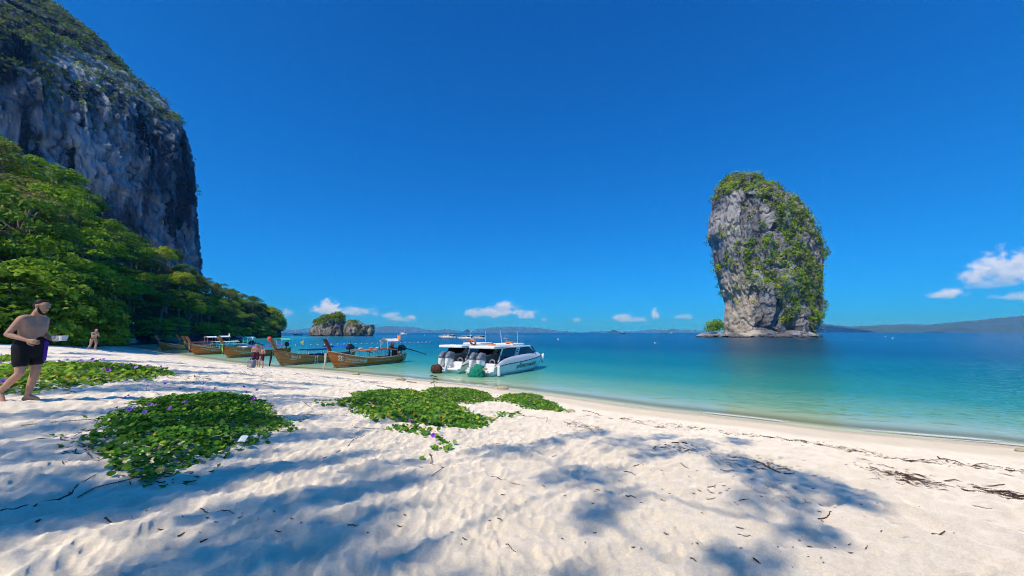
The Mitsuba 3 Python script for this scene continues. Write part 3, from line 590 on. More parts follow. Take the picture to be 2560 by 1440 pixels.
# ---------------------------------------------------------------- beach vines
def leaf_template():
    """rounded two-lobed leaf folded along its midrib, tip notched; unit length along +x, normal +z"""
    mid = np.array([(0, 0, 0), (.35, 0, -.03), (.7, 0, -.02), (.92, 0, -.05)])
    side = np.array([(.02, .12, .05), (.25, .40, .12), (.62, .46, .13), (.98, .26, .04)])
    v = np.vstack([mid, side, side * [1, -1, 1]]); f = []
    for k in range(3):
        f += [(k, k + 1, 5 + k), (k, 5 + k, 4 + k), (k + 1, k, 8 + k), (8 + k, 9 + k, k + 1)]
    f += [(3, 7, 7), (3, 11, 11)][:0]
    v[:, 0] -= .1; return v, np.array(f)
LV, LF = leaf_template()
def flower_template():
    g = np.linspace(0, 2 * np.pi, 15, endpoint=False); rings = []
    for r, z in ((.05, -.55), (.12, -.25), (.30, .0), (.52, .07)):
        rr = r * (1 + (.07 * np.cos(5 * g) if r > .4 else 0)); rings.append(np.stack([rr * np.cos(g), rr * np.sin(g), z + (.05 * np.cos(5 * g) if r > .4 else 0 * g)], -1))
    return grid_mesh(np.array(rings), True)
FM = flower_template()
def basis(N, yaw):
    N = N / np.linalg.norm(N, axis=-1, keepdims=True); a = np.stack([np.cos(yaw), np.sin(yaw), 0 * yaw], -1); a = a - N * (a * N).sum(-1, keepdims=True); a /= np.linalg.norm(a, axis=-1, keepdims=True)
    return np.stack([a, np.cross(N, a), N], -1)
def stamp(V, F, pos, B, size, col):
    v = np.einsum('nij,mj->nmi', B, V) * size[:, None, None] + pos[:, None]; n, m = v.shape[:2]
    return v.reshape(-1, 3), (F[None] + (np.arange(n) * m)[:, None, None]).reshape(-1, 3), np.repeat(col, m, 0)
scene['vine_leaf'] = {'type': 'principledthin', 'base_color': {'type': 'mesh_attribute', 'name': 'vertex_color'}, 'roughness': .38, 'diff_trans': .45, 'spec_trans': 0.0, 'eta': 1.4}
mat('petal', (.30, .085, .55), .6, .2); mat('petal_pale', (.52, .25, .66), .6, .2); mat('runner', (.11, .075, .045), .8, .2)
VCOL = [((.05, .175, .022)), ((.085, .245, .028)), ((.16, .34, .042)), ((.29, .46, .05)), ((.14, .28, .11)), ((.44, .40, .07)), ((.06, .21, .035))]
VLEAF = [mikit.ply(trimesh.Trimesh(LV, LF, process=False), 'vine_leaf', True, color=np.tile(c, (len(LV), 1))) for c in VCOL]
PET = [mikit.ply(FM, 'petal', True), mikit.ply(FM, 'petal_pale', True)]
def vine(name, label, polys, dens, size, seed, nflower, probs, sparse=(), indiv=300, height=.14, flow_px=None):
    R = rng(seed); key = thing(name, label, 'beach vine'); P = []
    for poly, d in [(q, 1.0) for q in polys] + list(sparse):
        w = ground_at(*np.array(poly, float).T)[:, :2]; pg = Polygon(w).buffer(0); x0, y0, x1, y1 = pg.bounds
        n = int(dens * d * (x1 - x0) * (y1 - y0)); q = R.uniform((x0, y0), (x1, y1), (n, 2))
        ed = shapely.distance(shapely.points(q), pg.boundary); ins = shapely.contains_xy(pg, q[:, 0], q[:, 1])
        gap = fbm(np.stack([q[:, 0] * 1.3, q[:, 1] * 1.3, 0 * q[:, 0]], -1), 3, seed)
        ed2 = ed * np.where(ins, 1, -1) + .5 * (gap - .5)
        ok = (ed2 > 0) & (gap > .31) & (R.uniform(size=n) < np.clip(.18 + ed2 * 1.7, 0, 1)); q, e = q[ok], np.clip(ed2[ok], 0, 1)
        P.append(np.column_stack([q, gz(q[:, 0], q[:, 1]) + .015 + R.uniform(.0, 1, len(q)) ** .8 * height * (.15 + .85 * ss(0, .8, e)) * d ** .5]))
    P = np.vstack(P); n = len(P)
    N = np.column_stack([R.normal(0, .42, n), R.normal(-.12, .42, n), np.ones(n)]); B = basis(N, R.uniform(0, 2 * np.pi, n)); S = size * R.uniform(.65, 1.3, n)
    C = R.choice(len(VCOL), n, p=probs); jit = R.uniform(.8, 1.25, (n, 1))
    near = np.argsort(-S / np.linalg.norm(P - EYE, axis=1)) if indiv else np.arange(n); top = near[:indiv] if indiv else near[:0]
    rest = np.setdiff1d(np.arange(n), top)
    v, f, c = stamp(LV, LF, P[rest], B[rest], S[rest], (np.array(VCOL)[C] * jit)[rest])
    put(key + '__leaf_mass', mikit.ply((v, f), 'vine_leaf', True, color=c), None, kind='stuff')
    for i in top:
        M = np.eye(4); M[:3, :3] = B[i] * S[i]; M[:3, 3] = P[i]; put(key + '__leaf', VLEAF[C[i]], None, M=M)
    fp = ground_at(*np.array(flow_px, float).T) if flow_px else P[R.choice(n, nflower, replace=False)]
    for p in fp:
        M = np.eye(4); Nf = np.array([[R.normal(0, .5), -.55 + R.normal(0, .35), .8]]); M[:3, :3] = basis(Nf, R.uniform(0, 6, 1))[0] * (size * .95); M[:3, 3] = [p[0], p[1], float(gz(p[0], p[1])) + height + .11]
        put(key + '__flower', PET[R.integers(2) if flow_px is None else int(R.uniform() < .3)], None, M=M)
    # trailing runners
    rn = []
    for _ in range(44):
        a = P[R.integers(n)]; g = R.uniform(0, 2 * np.pi); pts = []
        for s in np.linspace(0, R.uniform(.6, 1.9), 7):
            x, y = a[0] + s * math.cos(g), a[1] + s * math.sin(g); g += R.normal(0, .22); pts.append((x, y, float(gz(x, y)) + .012))
        rn.append(tube(pts, .005, 5))
    put(key + '__runner', cat_(rn), 'runner', kind='stuff'); return key
P1 = [(196, 1130), (230, 1060), (270, 1028), (330, 1006), (420, 995), (520, 990), (610, 993), (668, 1010), (704, 1040), (705, 1075), (670, 1105), (600, 1130), (520, 1150), (450, 1165), (400, 1195), (330, 1200), (280, 1175), (215, 1165)]
vine('beach_vine', 'dense rounded patch of goat-foot vine with purple flowers nearest the walking man, on shaded sand', [P1], 680, .064, 41, 0, (.26, .27, .17, .08, .06, .02, .14),
     flow_px=[(316, 1022), (363, 1002), (365, 992), (447, 1003), (508, 985), (504, 1002), (568, 996), (608, 991), (613, 1010), (640, 1005), (632, 1022), (634, 1032), (306, 1029), (287, 1055), (328, 1056), (318, 1068), (357, 1070), (371, 1045), (384, 1046), (422, 1050), (455, 1037), (464, 1036), (410, 990), (535, 1000)], sparse=[([(100, 1080), (200, 1040), (230, 1120), (150, 1130)], .12), ([(270, 1190), (420, 1180), (560, 1160), (620, 1170), (450, 1215), (330, 1225)], .18), ([(690, 1040), (740, 1050), (750, 1090), (680, 1100)], .2), ([(5, 1112), (60, 1104), (80, 1112), (30, 1120)], .5)])
P2 = [[(845, 1012), (880, 985), (950, 974), (1040, 976), (1090, 992), (1150, 1012), (1190, 1035), (1245, 1050), (1200, 1070), (1120, 1085), (1060, 1092), (990, 1082), (950, 1072), (920, 1058), (905, 1035)], [(1030, 978), (1100, 972), (1170, 972), (1240, 988), (1250, 1000), (1180, 1012), (1100, 1000)], [(1230, 990), (1290, 985), (1350, 990), (1385, 1008), (1420, 1030), (1360, 1028), (1290, 1018), (1250, 1005)]]
vine('beach_vine', 'wide ragged patch of goat-foot vine in the middle of the beach, trailing towards the water', P2, 400, .078, 43, 7, (.20, .24, .18, .12, .08, .08, .10),
     sparse=[([(1060, 1082), (1180, 1072), (1160, 1110), (1090, 1130), (1060, 1145), (1040, 1150)], .35), ([(1040, 1140), (1075, 1130), (1065, 1150), (1030, 1178), (1015, 1185)], .35), ([(1215, 1025), (1300, 1030), (1320, 1045), (1230, 1050)], .3), ([(790, 1005), (850, 1000), (850, 1012), (800, 1018)], .3)], height=.13)
P3 = [[(-160, 985), (-80, 940), (0, 915), (110, 912), (230, 912), (340, 918), (410, 926), (428, 938), (370, 950), (280, 960), (180, 972), (80, 985), (0, 992)], [(-120, 905), (0, 893), (60, 893), (40, 902), (-80, 915)]]
vine('beach_vine', 'long sunlit yellow-green vine patch behind the walking man', P3, 170, .105, 47, 26, (.04, .14, .30, .34, .06, .10, .02), indiv=300, height=.15)

# ---------------------------------------------------------------- driftwood, twigs and wrack
def wood_col(p, n, uv): return mix((.035, .024, .02), (.11, .072, .055), dfbm(p.x * 9, p.y * 9, p.z * 9, 3))
scene['drift_bsdf'] = two({'type': 'principled', 'base_color': proc(wood_col), 'roughness': .85, 'specular': .15})
def stick(p, q, r, R, lift=.0, bend=.12, fork=False):
    p, q = np.array(p), np.array(q); L = np.linalg.norm(q - p); t = np.linspace(0, 1, 7); d = (q - p) / (L + 1e-9); side = np.array([-d[1], d[0], 0])
    off = bend * L * np.cumsum(R.normal(0, .35, 7)); off -= np.linspace(off[0], off[-1], 7)
    pts = p + (q - p) * t[:, None] + side * off[:, None]; pts[:, 2] = gz(pts[:, 0], pts[:, 1]) + r * .7 + lift * np.sin(np.pi * t)
    ms = [tube(pts, r * np.linspace(1, .45, 7), 6)]
    if fork:
        a = pts[3]; b = a + d * L * .3 + side * L * .22 + [0, 0, lift * .5 + .02]; ms.append(tube([a, (a + b) / 2, b], [r * .6, r * .45, r * .25], 5))
    return cat_(ms)
R = rng(91)
TW = 'dry brown twig lying on the open white sand'
def twig(a, b, r, label=TW, group='twigs scattered on the sand', cat='twig', name='twig', **k):
    g = ground_at(np.array([a[0], b[0]], float), np.array([a[1], b[1]], float)); key = free(name)
    scene[key] = mikit.ply(stick(g[0], g[1], r * .75, R, **k), 'drift_bsdf', 60); note(key, label, cat, group)
twig((85, 1277), (238, 1190), .011, 'long bent twig on the shaded sand left of the dense vine patch', None, fork=True)
twig((0, 1290), (70, 1270), .010, 'thin twig end at the left edge of the sand', None)
twig((808, 1135), (962, 1072), .008, 'long thin branch running from the middle vine patch across shaded sand', None)
twig((1886, 1150), (1952, 1186), .022, 'thick dark split stick lying in the shade among the wrack', None, bend=.05)
twig((2345, 1146), (2420, 1164), .018, 'dark stick along the wrack line near the right edge', None, lift=.02)
twig((1456, 1028), (1500, 1038), .03, 'stout driftwood stick at the start of the wrack line beside the vine', None, bend=.04)
twig((2430, 1210), (2512, 1213), .016, 'pale straight driftwood stick near the right edge', None, bend=.03)
twig((1018, 955), (1042, 957), .045, 'short dark log on the sand behind the middle vine patch', None, bend=.03, cat='driftwood', name='driftwood')
twig((903, 952), (942, 958), .035, 'reddish branch lying on the beach below the nearest longtail boat', None, cat='driftwood', name='driftwood', fork=True)
twig((942, 966), (990, 971), .03, 'dark thin pole lying at the back edge of the middle vine patch', None, cat='driftwood', name='driftwood', bend=.02)
for a, b, r in [((500, 1268), (528, 1272), .007), ((540, 1273), (586, 1277), .006), ((263, 1296), (282, 1304), .009), ((445, 1335), (462, 1330), .008), ((500, 1355), (518, 1350), .009), ((1228, 1192), (1312, 1212), .006), ((1565, 1240), (1590, 1247), .011), ((2045, 1290), (2080, 1283), .009), ((1725, 1400), (1742, 1408), .008), ((1885, 1412), (1902, 1422), .011), ((1772, 1218), (1802, 1220), .009), ((1770, 1220), (1790, 1212), .008), ((1583, 1162), (1610, 1162), .01),
                ((1560, 1178), (1590, 1184), .009), ((1700, 1165), (1725, 1170), .01), ((1640, 1130), (1650, 1110), .010), ((1800, 1170), (1850, 1180), .009), ((2030, 1190), (2080, 1186), .007), ((2150, 1125), (2190, 1133), .010), ((2430, 1265), (2480, 1278), .009), ((2330, 1335), (2390, 1320), .008), ((870, 1310), (896, 1318), .008), ((1380, 1140), (1392, 1130), .008), ((1240, 1108), (1252, 1107), .008), ((1845, 1340), (1880, 1337), .006), ((1980, 1240), (2010, 1252), .007),
                ((700, 1085), (740, 1080), .007), ((1265, 1352), (1290, 1380), .006), ((1960, 1185), (1985, 1180), .012), ((620, 1180), (640, 1172), .007), ((90, 1315), (100, 1308), .012)]:
    px = (a[0] + b[0]) / 2; zz = 'in the left foreground' if px < 640 else 'in the middle foreground' if px < 1450 else 'on the right, towards the wrack'; twig(a, b, r, 'small dry brown twig lying on the white sand ' + zz, 'twigs ' + zz)
def wrack(path, n, spread, size, seed, label):
    R = rng(seed); p = np.array(path, float); d = np.concatenate([[0], np.cumsum(np.linalg.norm(np.diff(p, axis=0), axis=1))]); ms = []
    u = R.uniform(0, d[-1], n); g = (fbm(np.stack([u * .02, 0 * u, 0 * u], -1), 2, seed) > .42) | (R.uniform(size=n) < .3); u = u[g]
    px = np.interp(u, d, p[:, 0]) + R.normal(0, spread, len(u)); py = np.interp(u, d, p[:, 1]) + R.normal(0, spread * .35, len(u)); w = ground_at(px, py)
    tang = w[np.argsort(u)]; dirv = tang[-1] - tang[0]; a0 = math.atan2(dirv[1], dirv[0])
    for q in w:
        L = size * R.lognormal(0, .55); a = a0 + R.normal(0, .55); e = q + L * np.array([math.cos(a), math.sin(a), 0])
        m = tube([q, (q + e) / 2 + R.normal(0, .06 * L, 3), e], [.003 + .012 * L, .004 + .018 * L, .002], 4); v = m.vertices; v[:, 2] += gz(v[:, 0], v[:, 1]) - q[2] + .008; m.vertices = v; ms.append(m)
    put('wrack', cat_(ms), 'drift_bsdf', kind='stuff', label=label, cat='seaweed wrack')
wrack([(1410, 1030), (1500, 1040), (1627, 1060), (1730, 1068), (1800, 1078), (1900, 1090), (2000, 1109), (2150, 1130), (2280, 1150), (2420, 1165), (2570, 1177)], 420, 7, .10, 3, 'thin dark strand line of dried seaweed along the top of the wet beach')
wrack([(2120, 1158), (2190, 1172), (2290, 1195)], 230, 16, .11, 4, 'thickest tangle of dark twigs and seaweed near the right side')
wrack([(2300, 1198), (2400, 1213), (2480, 1225), (2570, 1245)], 150, 12, .09, 5, 'scattered dark wrack running out at the right edge')
wrack([(1640, 1110), (1760, 1130), (1850, 1150), (1960, 1170)], 210, 26, .07, 6, 'loose twigs and bark bits in the shaded sand on the right')
wrack([(1405, 1055), (1450, 1068), (1490, 1072)], 120, 12, .07, 7, 'reddish-brown heap of bark and seaweed just right of the middle vine patch')
wrack([(420, 955), (560, 940), (700, 938), (820, 945), (900, 960)], 260, 26, .16, 8, 'scattered dead leaves and twigs on the sunlit sand below the boats')
wrack([(150, 1150), (240, 1120), (300, 1180), (420, 1200)], 120, 30, .05, 9, 'dry bits of vine litter beside the dense vine patch')
wrack([(1400, 1180), (1700, 1230), (2000, 1240), (2200, 1290)], 80, 90, .035, 10, 'small bits of bark strewn over the right-hand sand')
wrack([(300, 1300), (700, 1300), (1100, 1300), (1500, 1350), (2200, 1380)], 70, 70, .022, 12, 'tiny crumbs of bark on the foreground sand')
# lumps of coral rubble at the water's edge
mat('coral', (.42, .38, .25), .9, .1)
for px, py, r, lb in ((889, 937, .22, 'small brown coral lump at the waterline below the nearest longtail boat'), (1001, 951, .24, 'yellowish coral lump on the wet sand left of the seedling'), (1257, 973, .24, 'knobbly coral lump on the waterline below the speedboats'), (1427, 1031, .10, 'rounded stone at the tip of the middle vine patch'), (2554, 1129, .10, 'small stone on the wet sand at the right edge')):
    g = ground_at(np.array([px], float), np.array([py], float))[0]; put('coral_lump', boulder(g + [0, 0, r * .25], (r * 1.4, r, r * .6), int(px), 3), 'coral', 40, label=lb, cat='stone')
# litter: a scrap of paper on the vine
g = ground_at(np.array([605.]), np.array([1122.]))[0]; pp = grid_mesh(np.stack(np.broadcast_arrays(*[g[0] + np.linspace(-.05, .05, 5)[:, None], g[1] + np.linspace(-.035, .035, 4)[None, :], g[2] + .13 + .012 * np.sin(np.linspace(0, 3, 5))[:, None] + .03 * np.linspace(-1, 1, 4)[None, :]]), -1))
mat('paper', (.72, .78, .80), .8, .1); put('paper_scrap', pp, 'paper', True, label='small white paper scrap caught on the dense vine patch', cat='litter')
# seedling
g = ground_at(np.array([1087.]), np.array([985.]))[0]; tp = at_y(1083, 937, g[1]); sd = thing('seedling', 'thin upright seedling with a few leaves behind the middle vine patch', 'plant')
stem = [g + (tp - g) * t + [.02 * math.sin(5 * t), 0, 0] for t in np.linspace(0, 1, 7)]
mat('green_stem', (.12, .14, .06), .7, .2); put(sd + '__stem', tube(stem, np.linspace(.014, .007, 7), 6), 'green_stem', 40)
for t, yw, s in ((.62, 2.6, .2), (.66, .5, .2), (.82, .3, .24), (.93, .8, .2), (.97, 2.4, .2)):
    M = np.eye(4); M[:3, :3] = basis(np.array([[.3 * math.cos(yw), .2, .9]]), np.array([yw]))[0] * s; M[:3, 3] = g + (tp - g) * t; put(sd + '__leaf', VLEAF[0], None, M=M)
# ---------------------------------------------------------------- longtail boats
def varnish_col(p, n, uv):
    g = dfbm(p.x * 2.2, p.y * 2.2, p.z * 16, 3); return mix((.78, .22, .03), (.52, .115, .018), smoothstep(.35, .7, g))
scene['varnish'] = two({'type': 'principled', 'base_color': proc(varnish_col), 'roughness': .32, 'specular': .5, 'clearcoat': .4, 'clearcoat_gloss': .8})
def old_wood(p, n, uv):
    g = dfbm(p.x * 2, p.y * 2, p.z * 14, 3); return mix((.50, .25, .09), (.29, .14, .05), smoothstep(.35, .7, g))
scene['old_wood'] = two({'type': 'principled', 'base_color': proc(old_wood), 'roughness': .55, 'specular': .3})
mat('red_wood', (.20, .055, .025), .45, .4); mat('cream_paint', (.62, .56, .44), .5, .4); mat('white_paint', (.78, .79, .78), .3, .5, clearcoat=.5); mat('dark_iron', (.022, .024, .03), .45, .5)
mat('blue_tarp', (.01, .13, .55), .6, .3); mat('deep_blue', (.006, .018, .16), .5, .3); mat('purple_tarp', (.13, .09, .34), .6, .3); mat('cyan_tarp', (.02, .38, .60), .6, .3); mat('mint_tarp', (.16, .58, .42), .6, .3)
mat('red_cloth', (.42, .025, .035), .8, .1); mat('pink_cloth', (.62, .20, .24), .8, .1); mat('lime_cloth', (.26, .62, .16), .8, .1); mat('tan_cloth', (.42, .33, .18), .8, .1); mat('orange_red', (.75, .11, .07), .6, .2); mat('orange', (.80, .22, .06), .5, .3)
mat('white_cloth', (.72, .73, .72), .8, .1); mat('yellow_cloth', (.70, .58, .16), .8, .1); mat('letter_white', (.75, .72, .62), .6, .2); mat('steel', (.55, .56, .58), .35, .6, metallic=.7); mat('maroon', (.16, .02, .03), .5, .3); mat('rope', (.48, .42, .30), .9, .1)
mat('green_net', (.012, .22, .14), .75, .2); mat('brown_bag', (.085, .04, .028), .8, .2); mat('cowl_grey', (.15, .18, .23), .3, .5, clearcoat=.6); mat('navy', (.010, .020, .085), .35, .5); mat('black_rubber', (.02, .02, .022), .6, .3)
mat('gel_grey', (.52, .58, .64), .25, .5, clearcoat=.6); mat('tinted', (.012, .018, .028), .08, .8, clearcoat=.6); mat('seat_grey', (.34, .34, .33), .6, .3); mat('dark_letter', (.06, .10, .10), .5, .3); mat('interior', (.30, .29, .27), .6, .3)

XS = np.array([-5.5, -4.6, -3, -1, 1, 2.6, 3.8, 4.8, 5.5, 6.1])
HB = np.array([.62, .82, 1.0, 1.05, 1.05, .98, .80, .55, .30, .05])      # half beam at the gunwale
HZ = np.array([1.12, .98, .82, .76, .84, 1.04, 1.24, 1.44, 1.60, 1.72])    # gunwale height
KZ = np.array([.12, -.05, -.20, -.26, -.28, -.28, -.25, -.10, .55, 1.5])    # keel height
_HU = np.linspace(-5.5, 6.1, 800); _HV = [PchipInterpolator(XS, a)(_HU) for a in (HB, HZ, KZ)]
def hull_at(u): return [np.interp(u, _HU, a) for a in _HV]
def hull_side(x, z, side):
    b, h, k = hull_at(x); t = np.clip((z - k) / (h - k), 0, 1); return side * b * np.sin(np.pi / 2 * t ** .62) ** .9
def longtail_hull():
    x = np.linspace(-5.5, 6.1, 46); b, h, k = hull_at(x); t = np.linspace(0, 1, 10)
    z = k[:, None] + (h - k)[:, None] * t; y = b[:, None] * np.sin(np.pi / 2 * t ** .62) ** .9
    X = x[:, None] + 0 * z     # outer port, outer starboard, then the inner skin
    o = np.concatenate([np.stack([X, y, z], -1)[:, ::-1], np.stack([X, -y, z], -1)[:, 1:]], 1)
    yi, zi = np.maximum(y - .06, 0), np.maximum(z + .05 * (1 - t), np.minimum(k[:, None] + .30, h[:, None] - .02))
    inn = np.concatenate([np.stack([X, yi, zi], -1)[:, ::-1], np.stack([X, -yi, zi], -1)[:, 1:]], 1)
    m1, m2 = grid_mesh(o), grid_mesh(inn); m2.invert()
    end = trimesh.Trimesh(np.vstack([o[0], [[-5.5, 0, .6]]]), [(i, i + 1, len(o[0])) for i in range(len(o[0]) - 1)], process=False)
    return cat_([m1, m2, end])
HULL = longtail_hull()
def rail_line(side, dz=0.0, off=0.0, x0=-5.5, x1=6.05, n=36, fz=None):
    x = np.linspace(x0, x1, n); b, h, k = hull_at(x)
    if fz is None: return np.stack([x, side * (b + off), h + dz], -1)
    z = k + (h - k) * fz; y = np.array([hull_side(a, c, side) for a, c in zip(x, z)]); return np.stack([x, y + side * off, z], -1)
GUN = cat_([tube(rail_line(s, .02, .01), .045, 6) for s in (1, -1)])
PROW = (lambda: cat_([hullpts([(5.75 + .55 * t + .30 * t * t + dx * (1.1 + .5 * t), dy * (1.2 - .15 * t), 1.5 + 1.45 * t + dz) for t in (a, a + .25) for dx in (-.155, .14) for dy in (-.075, .075) for dz in ((-.03 * dx,))]) for a in (0, .25, .5, .75)]))()
ENG = (lambda: cat_([rbox((-.55, -.28, -.25), (.35, .28, .30), .06), rbox((-.30, -.22, .28), (.28, .22, .46), .05), tube([(.36, 0, .0), (.44, 0, 0)], .30, 14), tube([(.1, .2, .3), (.1, .22, .95)], .035, 6), rbox((-.8, -.15, -.1), (-.5, .15, .12), .03), tube([(-.2, .3, .1), (.2, .36, .1)], .09, 8), tube([(.4, .1, .05), (1.15, .12, .12)], .03, 6)]))()
def plank_roof(x0, x1, hb, z, crown=.12, n=7, t=.03):
    y = np.linspace(-hb, hb, n); zz = z + crown * (1 - (y / hb) ** 2); P = []
    for d in (0, -t): P.append(np.stack([np.stack([np.full(n, a), y, zz + d], -1) for a in np.linspace(x0, x1, 8)]))
    m2 = grid_mesh(P[1]); m1 = grid_mesh(P[0]); m2.invert(); rim = [tube(np.vstack([P[0][0], P[0][-1][::-1], P[0][:1, 0]]), .022, 5)]
    return cat_([m1, m2] + rim)
def longtail(bow, yaw, label, roofs=(), ribbon=(), text=None, flag=None, dressed='varnish', trim='cream_paint', prow='varnish', rail_ladder=None, engine=True, tail_yaw=0.0, tarp=None, cap=None, captain=None, tail_dz=0.0, side=1, emblem=False, scale=.86):
    bow = np.array(bow); key = thing('longtail_boat', label, 'longtail boat', 'longtail boats drawn up along the beach')
    c, s = math.cos(yaw), math.sin(yaw); org = bow - scale * np.array([c * 5.5, s * 5.5, 0]); org[2] = 0
    M = T().translate(org.tolist()).rotate([0, 0, 1], math.degrees(yaw)).scale([float(scale), float(scale), float(scale) * 1.1])
    def P(part, mesh, m, smooth=40, **k): return put(f'{key}__{part}', mesh, m, smooth, M=M, **k)
    P('hull', HULL, dressed); P('gunwale', GUN, trim); P('prow_post', PROW, prow)
    st = np.linspace(-3.5, 5.35, 26)
    P('boot_stripe', cat_([grid_mesh(np.stack([np.stack([st, [hull_side(a, z, sd) + sd * .012 for a, z in zip(st, zz)], zz], -1) for zz in (np.full(26, .045), np.full(26, .13))])) for sd in (1, -1)]), 'cream_paint', False)
    P('floor', box((-4.8, -.72, .12), (3.6, .72, .16)), 'old_wood', False)
    for bx in (-2.6, -1.3, 0, 1.3, 2.5):
        b = float(hull_at(np.array([bx]))[0][0]); P('bench', box((bx - .15, -b + .08, .46), (bx + .15, b - .08, .50)), 'old_wood', False)
    P('fore_deck', hullpts([(3.9, .70, 1.20), (3.9, -.70, 1.20), (5.6, .2, 1.56), (5.6, -.2, 1.56), (3.9, .7, 1.15), (3.9, -.7, 1.15), (5.6, .2, 1.5), (5.6, -.2, 1.5)]), 'old_wood', False)
    for x0, x1, z, m, pm, hb in roofs:
        rk = P('roof', plank_roof(x0, x1, hb, z), m, 40)
        for px in np.linspace(x0 + .12, x1 - .12, max(2, int((x1 - x0) / 1.1) + 1)):
            for sd in (1, -1):
                b, h, _ = (float(q[0]) for q in hull_at(np.array([px]))); yy = min(b - .05, hb - .04); P('roof_post', tube([(px, sd * yy, min(h, .7)), (px, sd * yy, z + .02)], .028, 6), pm)
    for m, w in ribbon:      # ribbons of cloth tied round the prow post, ends hanging
        P('ribbon', cat_([tube([(6.0 + .02 * k + .1 * math.cos(a), .16 * math.sin(a), 1.85 + .012 * a + .1 * k) for a in np.linspace(0, 12.6, 24)], .05, 6) for k in range(2)]), m)
        P('ribbon_tail', grid_mesh(np.array([[(6.02 + w * .1 + .05 * math.sin(7 * t + q), .13 + .06 * q + .12 * t  , 1.9 - 1.3 * t) for q in (-1.2, 0, 1.2)] for t in np.linspace(0, 1.1, 9)])), m, True)
    if cap: P('prow_cap', boulder([6.62, 0, 2.92], (.26, .22, .24), 5, 3), cap)
    if captain:
        x0, x1, z, m = captain; P('captain_awning', plank_roof(x0, x1, .80, z, .30, 9, .06), m)
        for px in (x0 + .15, x1 - .1):
            for sd in (1, -1): P('awning_post', tube([(px, sd * .6, .75), (px, sd * .6, z + .03)], .03, 6), 'white_paint')
    if engine:
        E = T().translate([-5.05, 0, 1.62]).rotate([0, 0, 1], tail_yaw)
        Me = M @ E
        put(f'{key}__engine', ENG, 'dark_iron', 40, M=Me); put(f'{key}__engine_mount', tube([(0, 0, -.7), (0, 0, -.2)], .07, 8), 'dark_iron', 40, M=Me)
        sh = put(f'{key}__tail_shaft', tube([(-.5, 0, -.02), (-1.4, 0, -.13 + .2 * tail_dz), (-4.6, 0, -.95 + tail_dz)], [.075, .065, .04], 8), 'dark_iron', 40, M=Me)
        bl = cat_([hullpts([(-4.62 + .03 * math.cos(a), .02 * math.cos(a + 1.6), -.95 + tail_dz), (-4.60, .17 * math.cos(a) - .03, -.95 + tail_dz + .17 * math.sin(a)), (-4.66, .17 * math.cos(a + .5), -.95 + tail_dz + .17 * math.sin(a + .5)), (-4.68, 0, -.95 + tail_dz)]) for a in (0, 2.1, 4.2)])
        put(f'{sh}__propeller', bl, 'steel', False, M=Me)
    if flag:
        m, px, py_, pz, top = flag; fp = P('flag_pole', tube([(px, py_, pz), (px, py_, top)], .018, 6), 'white_paint'); w = np.linspace(0, .75, 9)
        put(f'{fp}__flag', grid_mesh(np.stack([np.stack([px + .25 * w, py_ + .95 * w, top - .03 - d - .22 * w - .05 * np.sin(7 * w)], -1) for d in np.linspace(0, .48, 5)])), m, True, M=M)
    if tarp:
        for x0, x1, z, m, hb in tarp: P('tarp', grid_mesh(np.array([[(x, y, z + .22 * (1 - (y / hb) ** 2) + .05 * math.sin(3 * x)) for y in np.linspace(-hb, hb, 9)] for x in np.linspace(x0, x1, 12)])), m, True)
    if rail_ladder is not None:
        x = rail_ladder; yb = float(hull_side(x, .6, side)) + side * .10; ms = [tube([(x + d, yb - side * .25, .95), (x + d, yb, .95), (x + d, yb + side * .04, .05)], .022, 6) for d in (-.2, .2)] + [tube([(x - .2, yb + side * .02, z), (x + .2, yb + side * .02, z)], .018, 6) for z in (.15, .4, .65)]
        P('ladder', cat_(ms), 'white_paint')
    if text:
        for string, x, z, h, m in text:
            t = text_mesh(string, h, .012, True); v = t.vertices.copy(); w = v[:, 0]
            xx = x - w                                     # reads from bow to stern on the port side
            slope_ = np.interp(xx, XS, HZ) - np.interp(x, XS, HZ); zz = z + v[:, 1] + .8 * slope_
            yy = np.array([hull_side(a, b_, 1) for a, b_ in zip(xx, zz)]) + .012 + v[:, 2]
            t.vertices = np.column_stack([xx, yy, zz]); P('lettering', t, m, False, label=None)
    if emblem:
        def ring(cx, cz, r):
            a = np.linspace(0, 2 * np.pi, 15); return tube([(cx + r * math.cos(q), float(hull_side(cx, cz, 1)) + .015 + .0 * q, cz + .8 * r * math.sin(q)) for q in a], .040, 5)
        P('emblem', cat_([ring(4.92, 1.12, .13), ring(4.66, 1.06, .13), ring(4.88, .86, .13), ring(4.62, .82, .13)]), 'letter_white')
    return key, M
def dirv(dx, dy): return math.atan2(-dy, -dx)      # yaw for a boat whose stern lies at (dx, dy) from its bow
W0 = lambda px, py: at_z(np.array(px, float), np.array(py, float), 0.0)
b6, M6 = longtail(W0(829, 921), dirv(4.3, 8.3), 'nearest longtail boat, varnished orange hull with white lettering ending in 6 and a slatted roof',
    roofs=[(-.2, 2.4, 1.62, 'varnish', 'old_wood', .92), (-3.6, -.25, 1.66, 'red_wood', 'old_wood', .92)], prow='red_wood', flag=('orange', -3.75, .5, .9, 3.35), captain=(-3.9, -1.9, 2.55, 'white_paint'), emblem=True, tail_yaw=-8,
    text=[('Tiiwanoad Wapad', 4.30, .82, .235, 'letter_white'), ('MOHAMED JAROON BIN YUSOH', 4.34, .62, .105, 'letter_white'), ('6', 1.95, .40, .42, 'letter_white'), ('OOO', 4.62, .40, .09, 'cream_paint')], rail_ladder=-4.9)
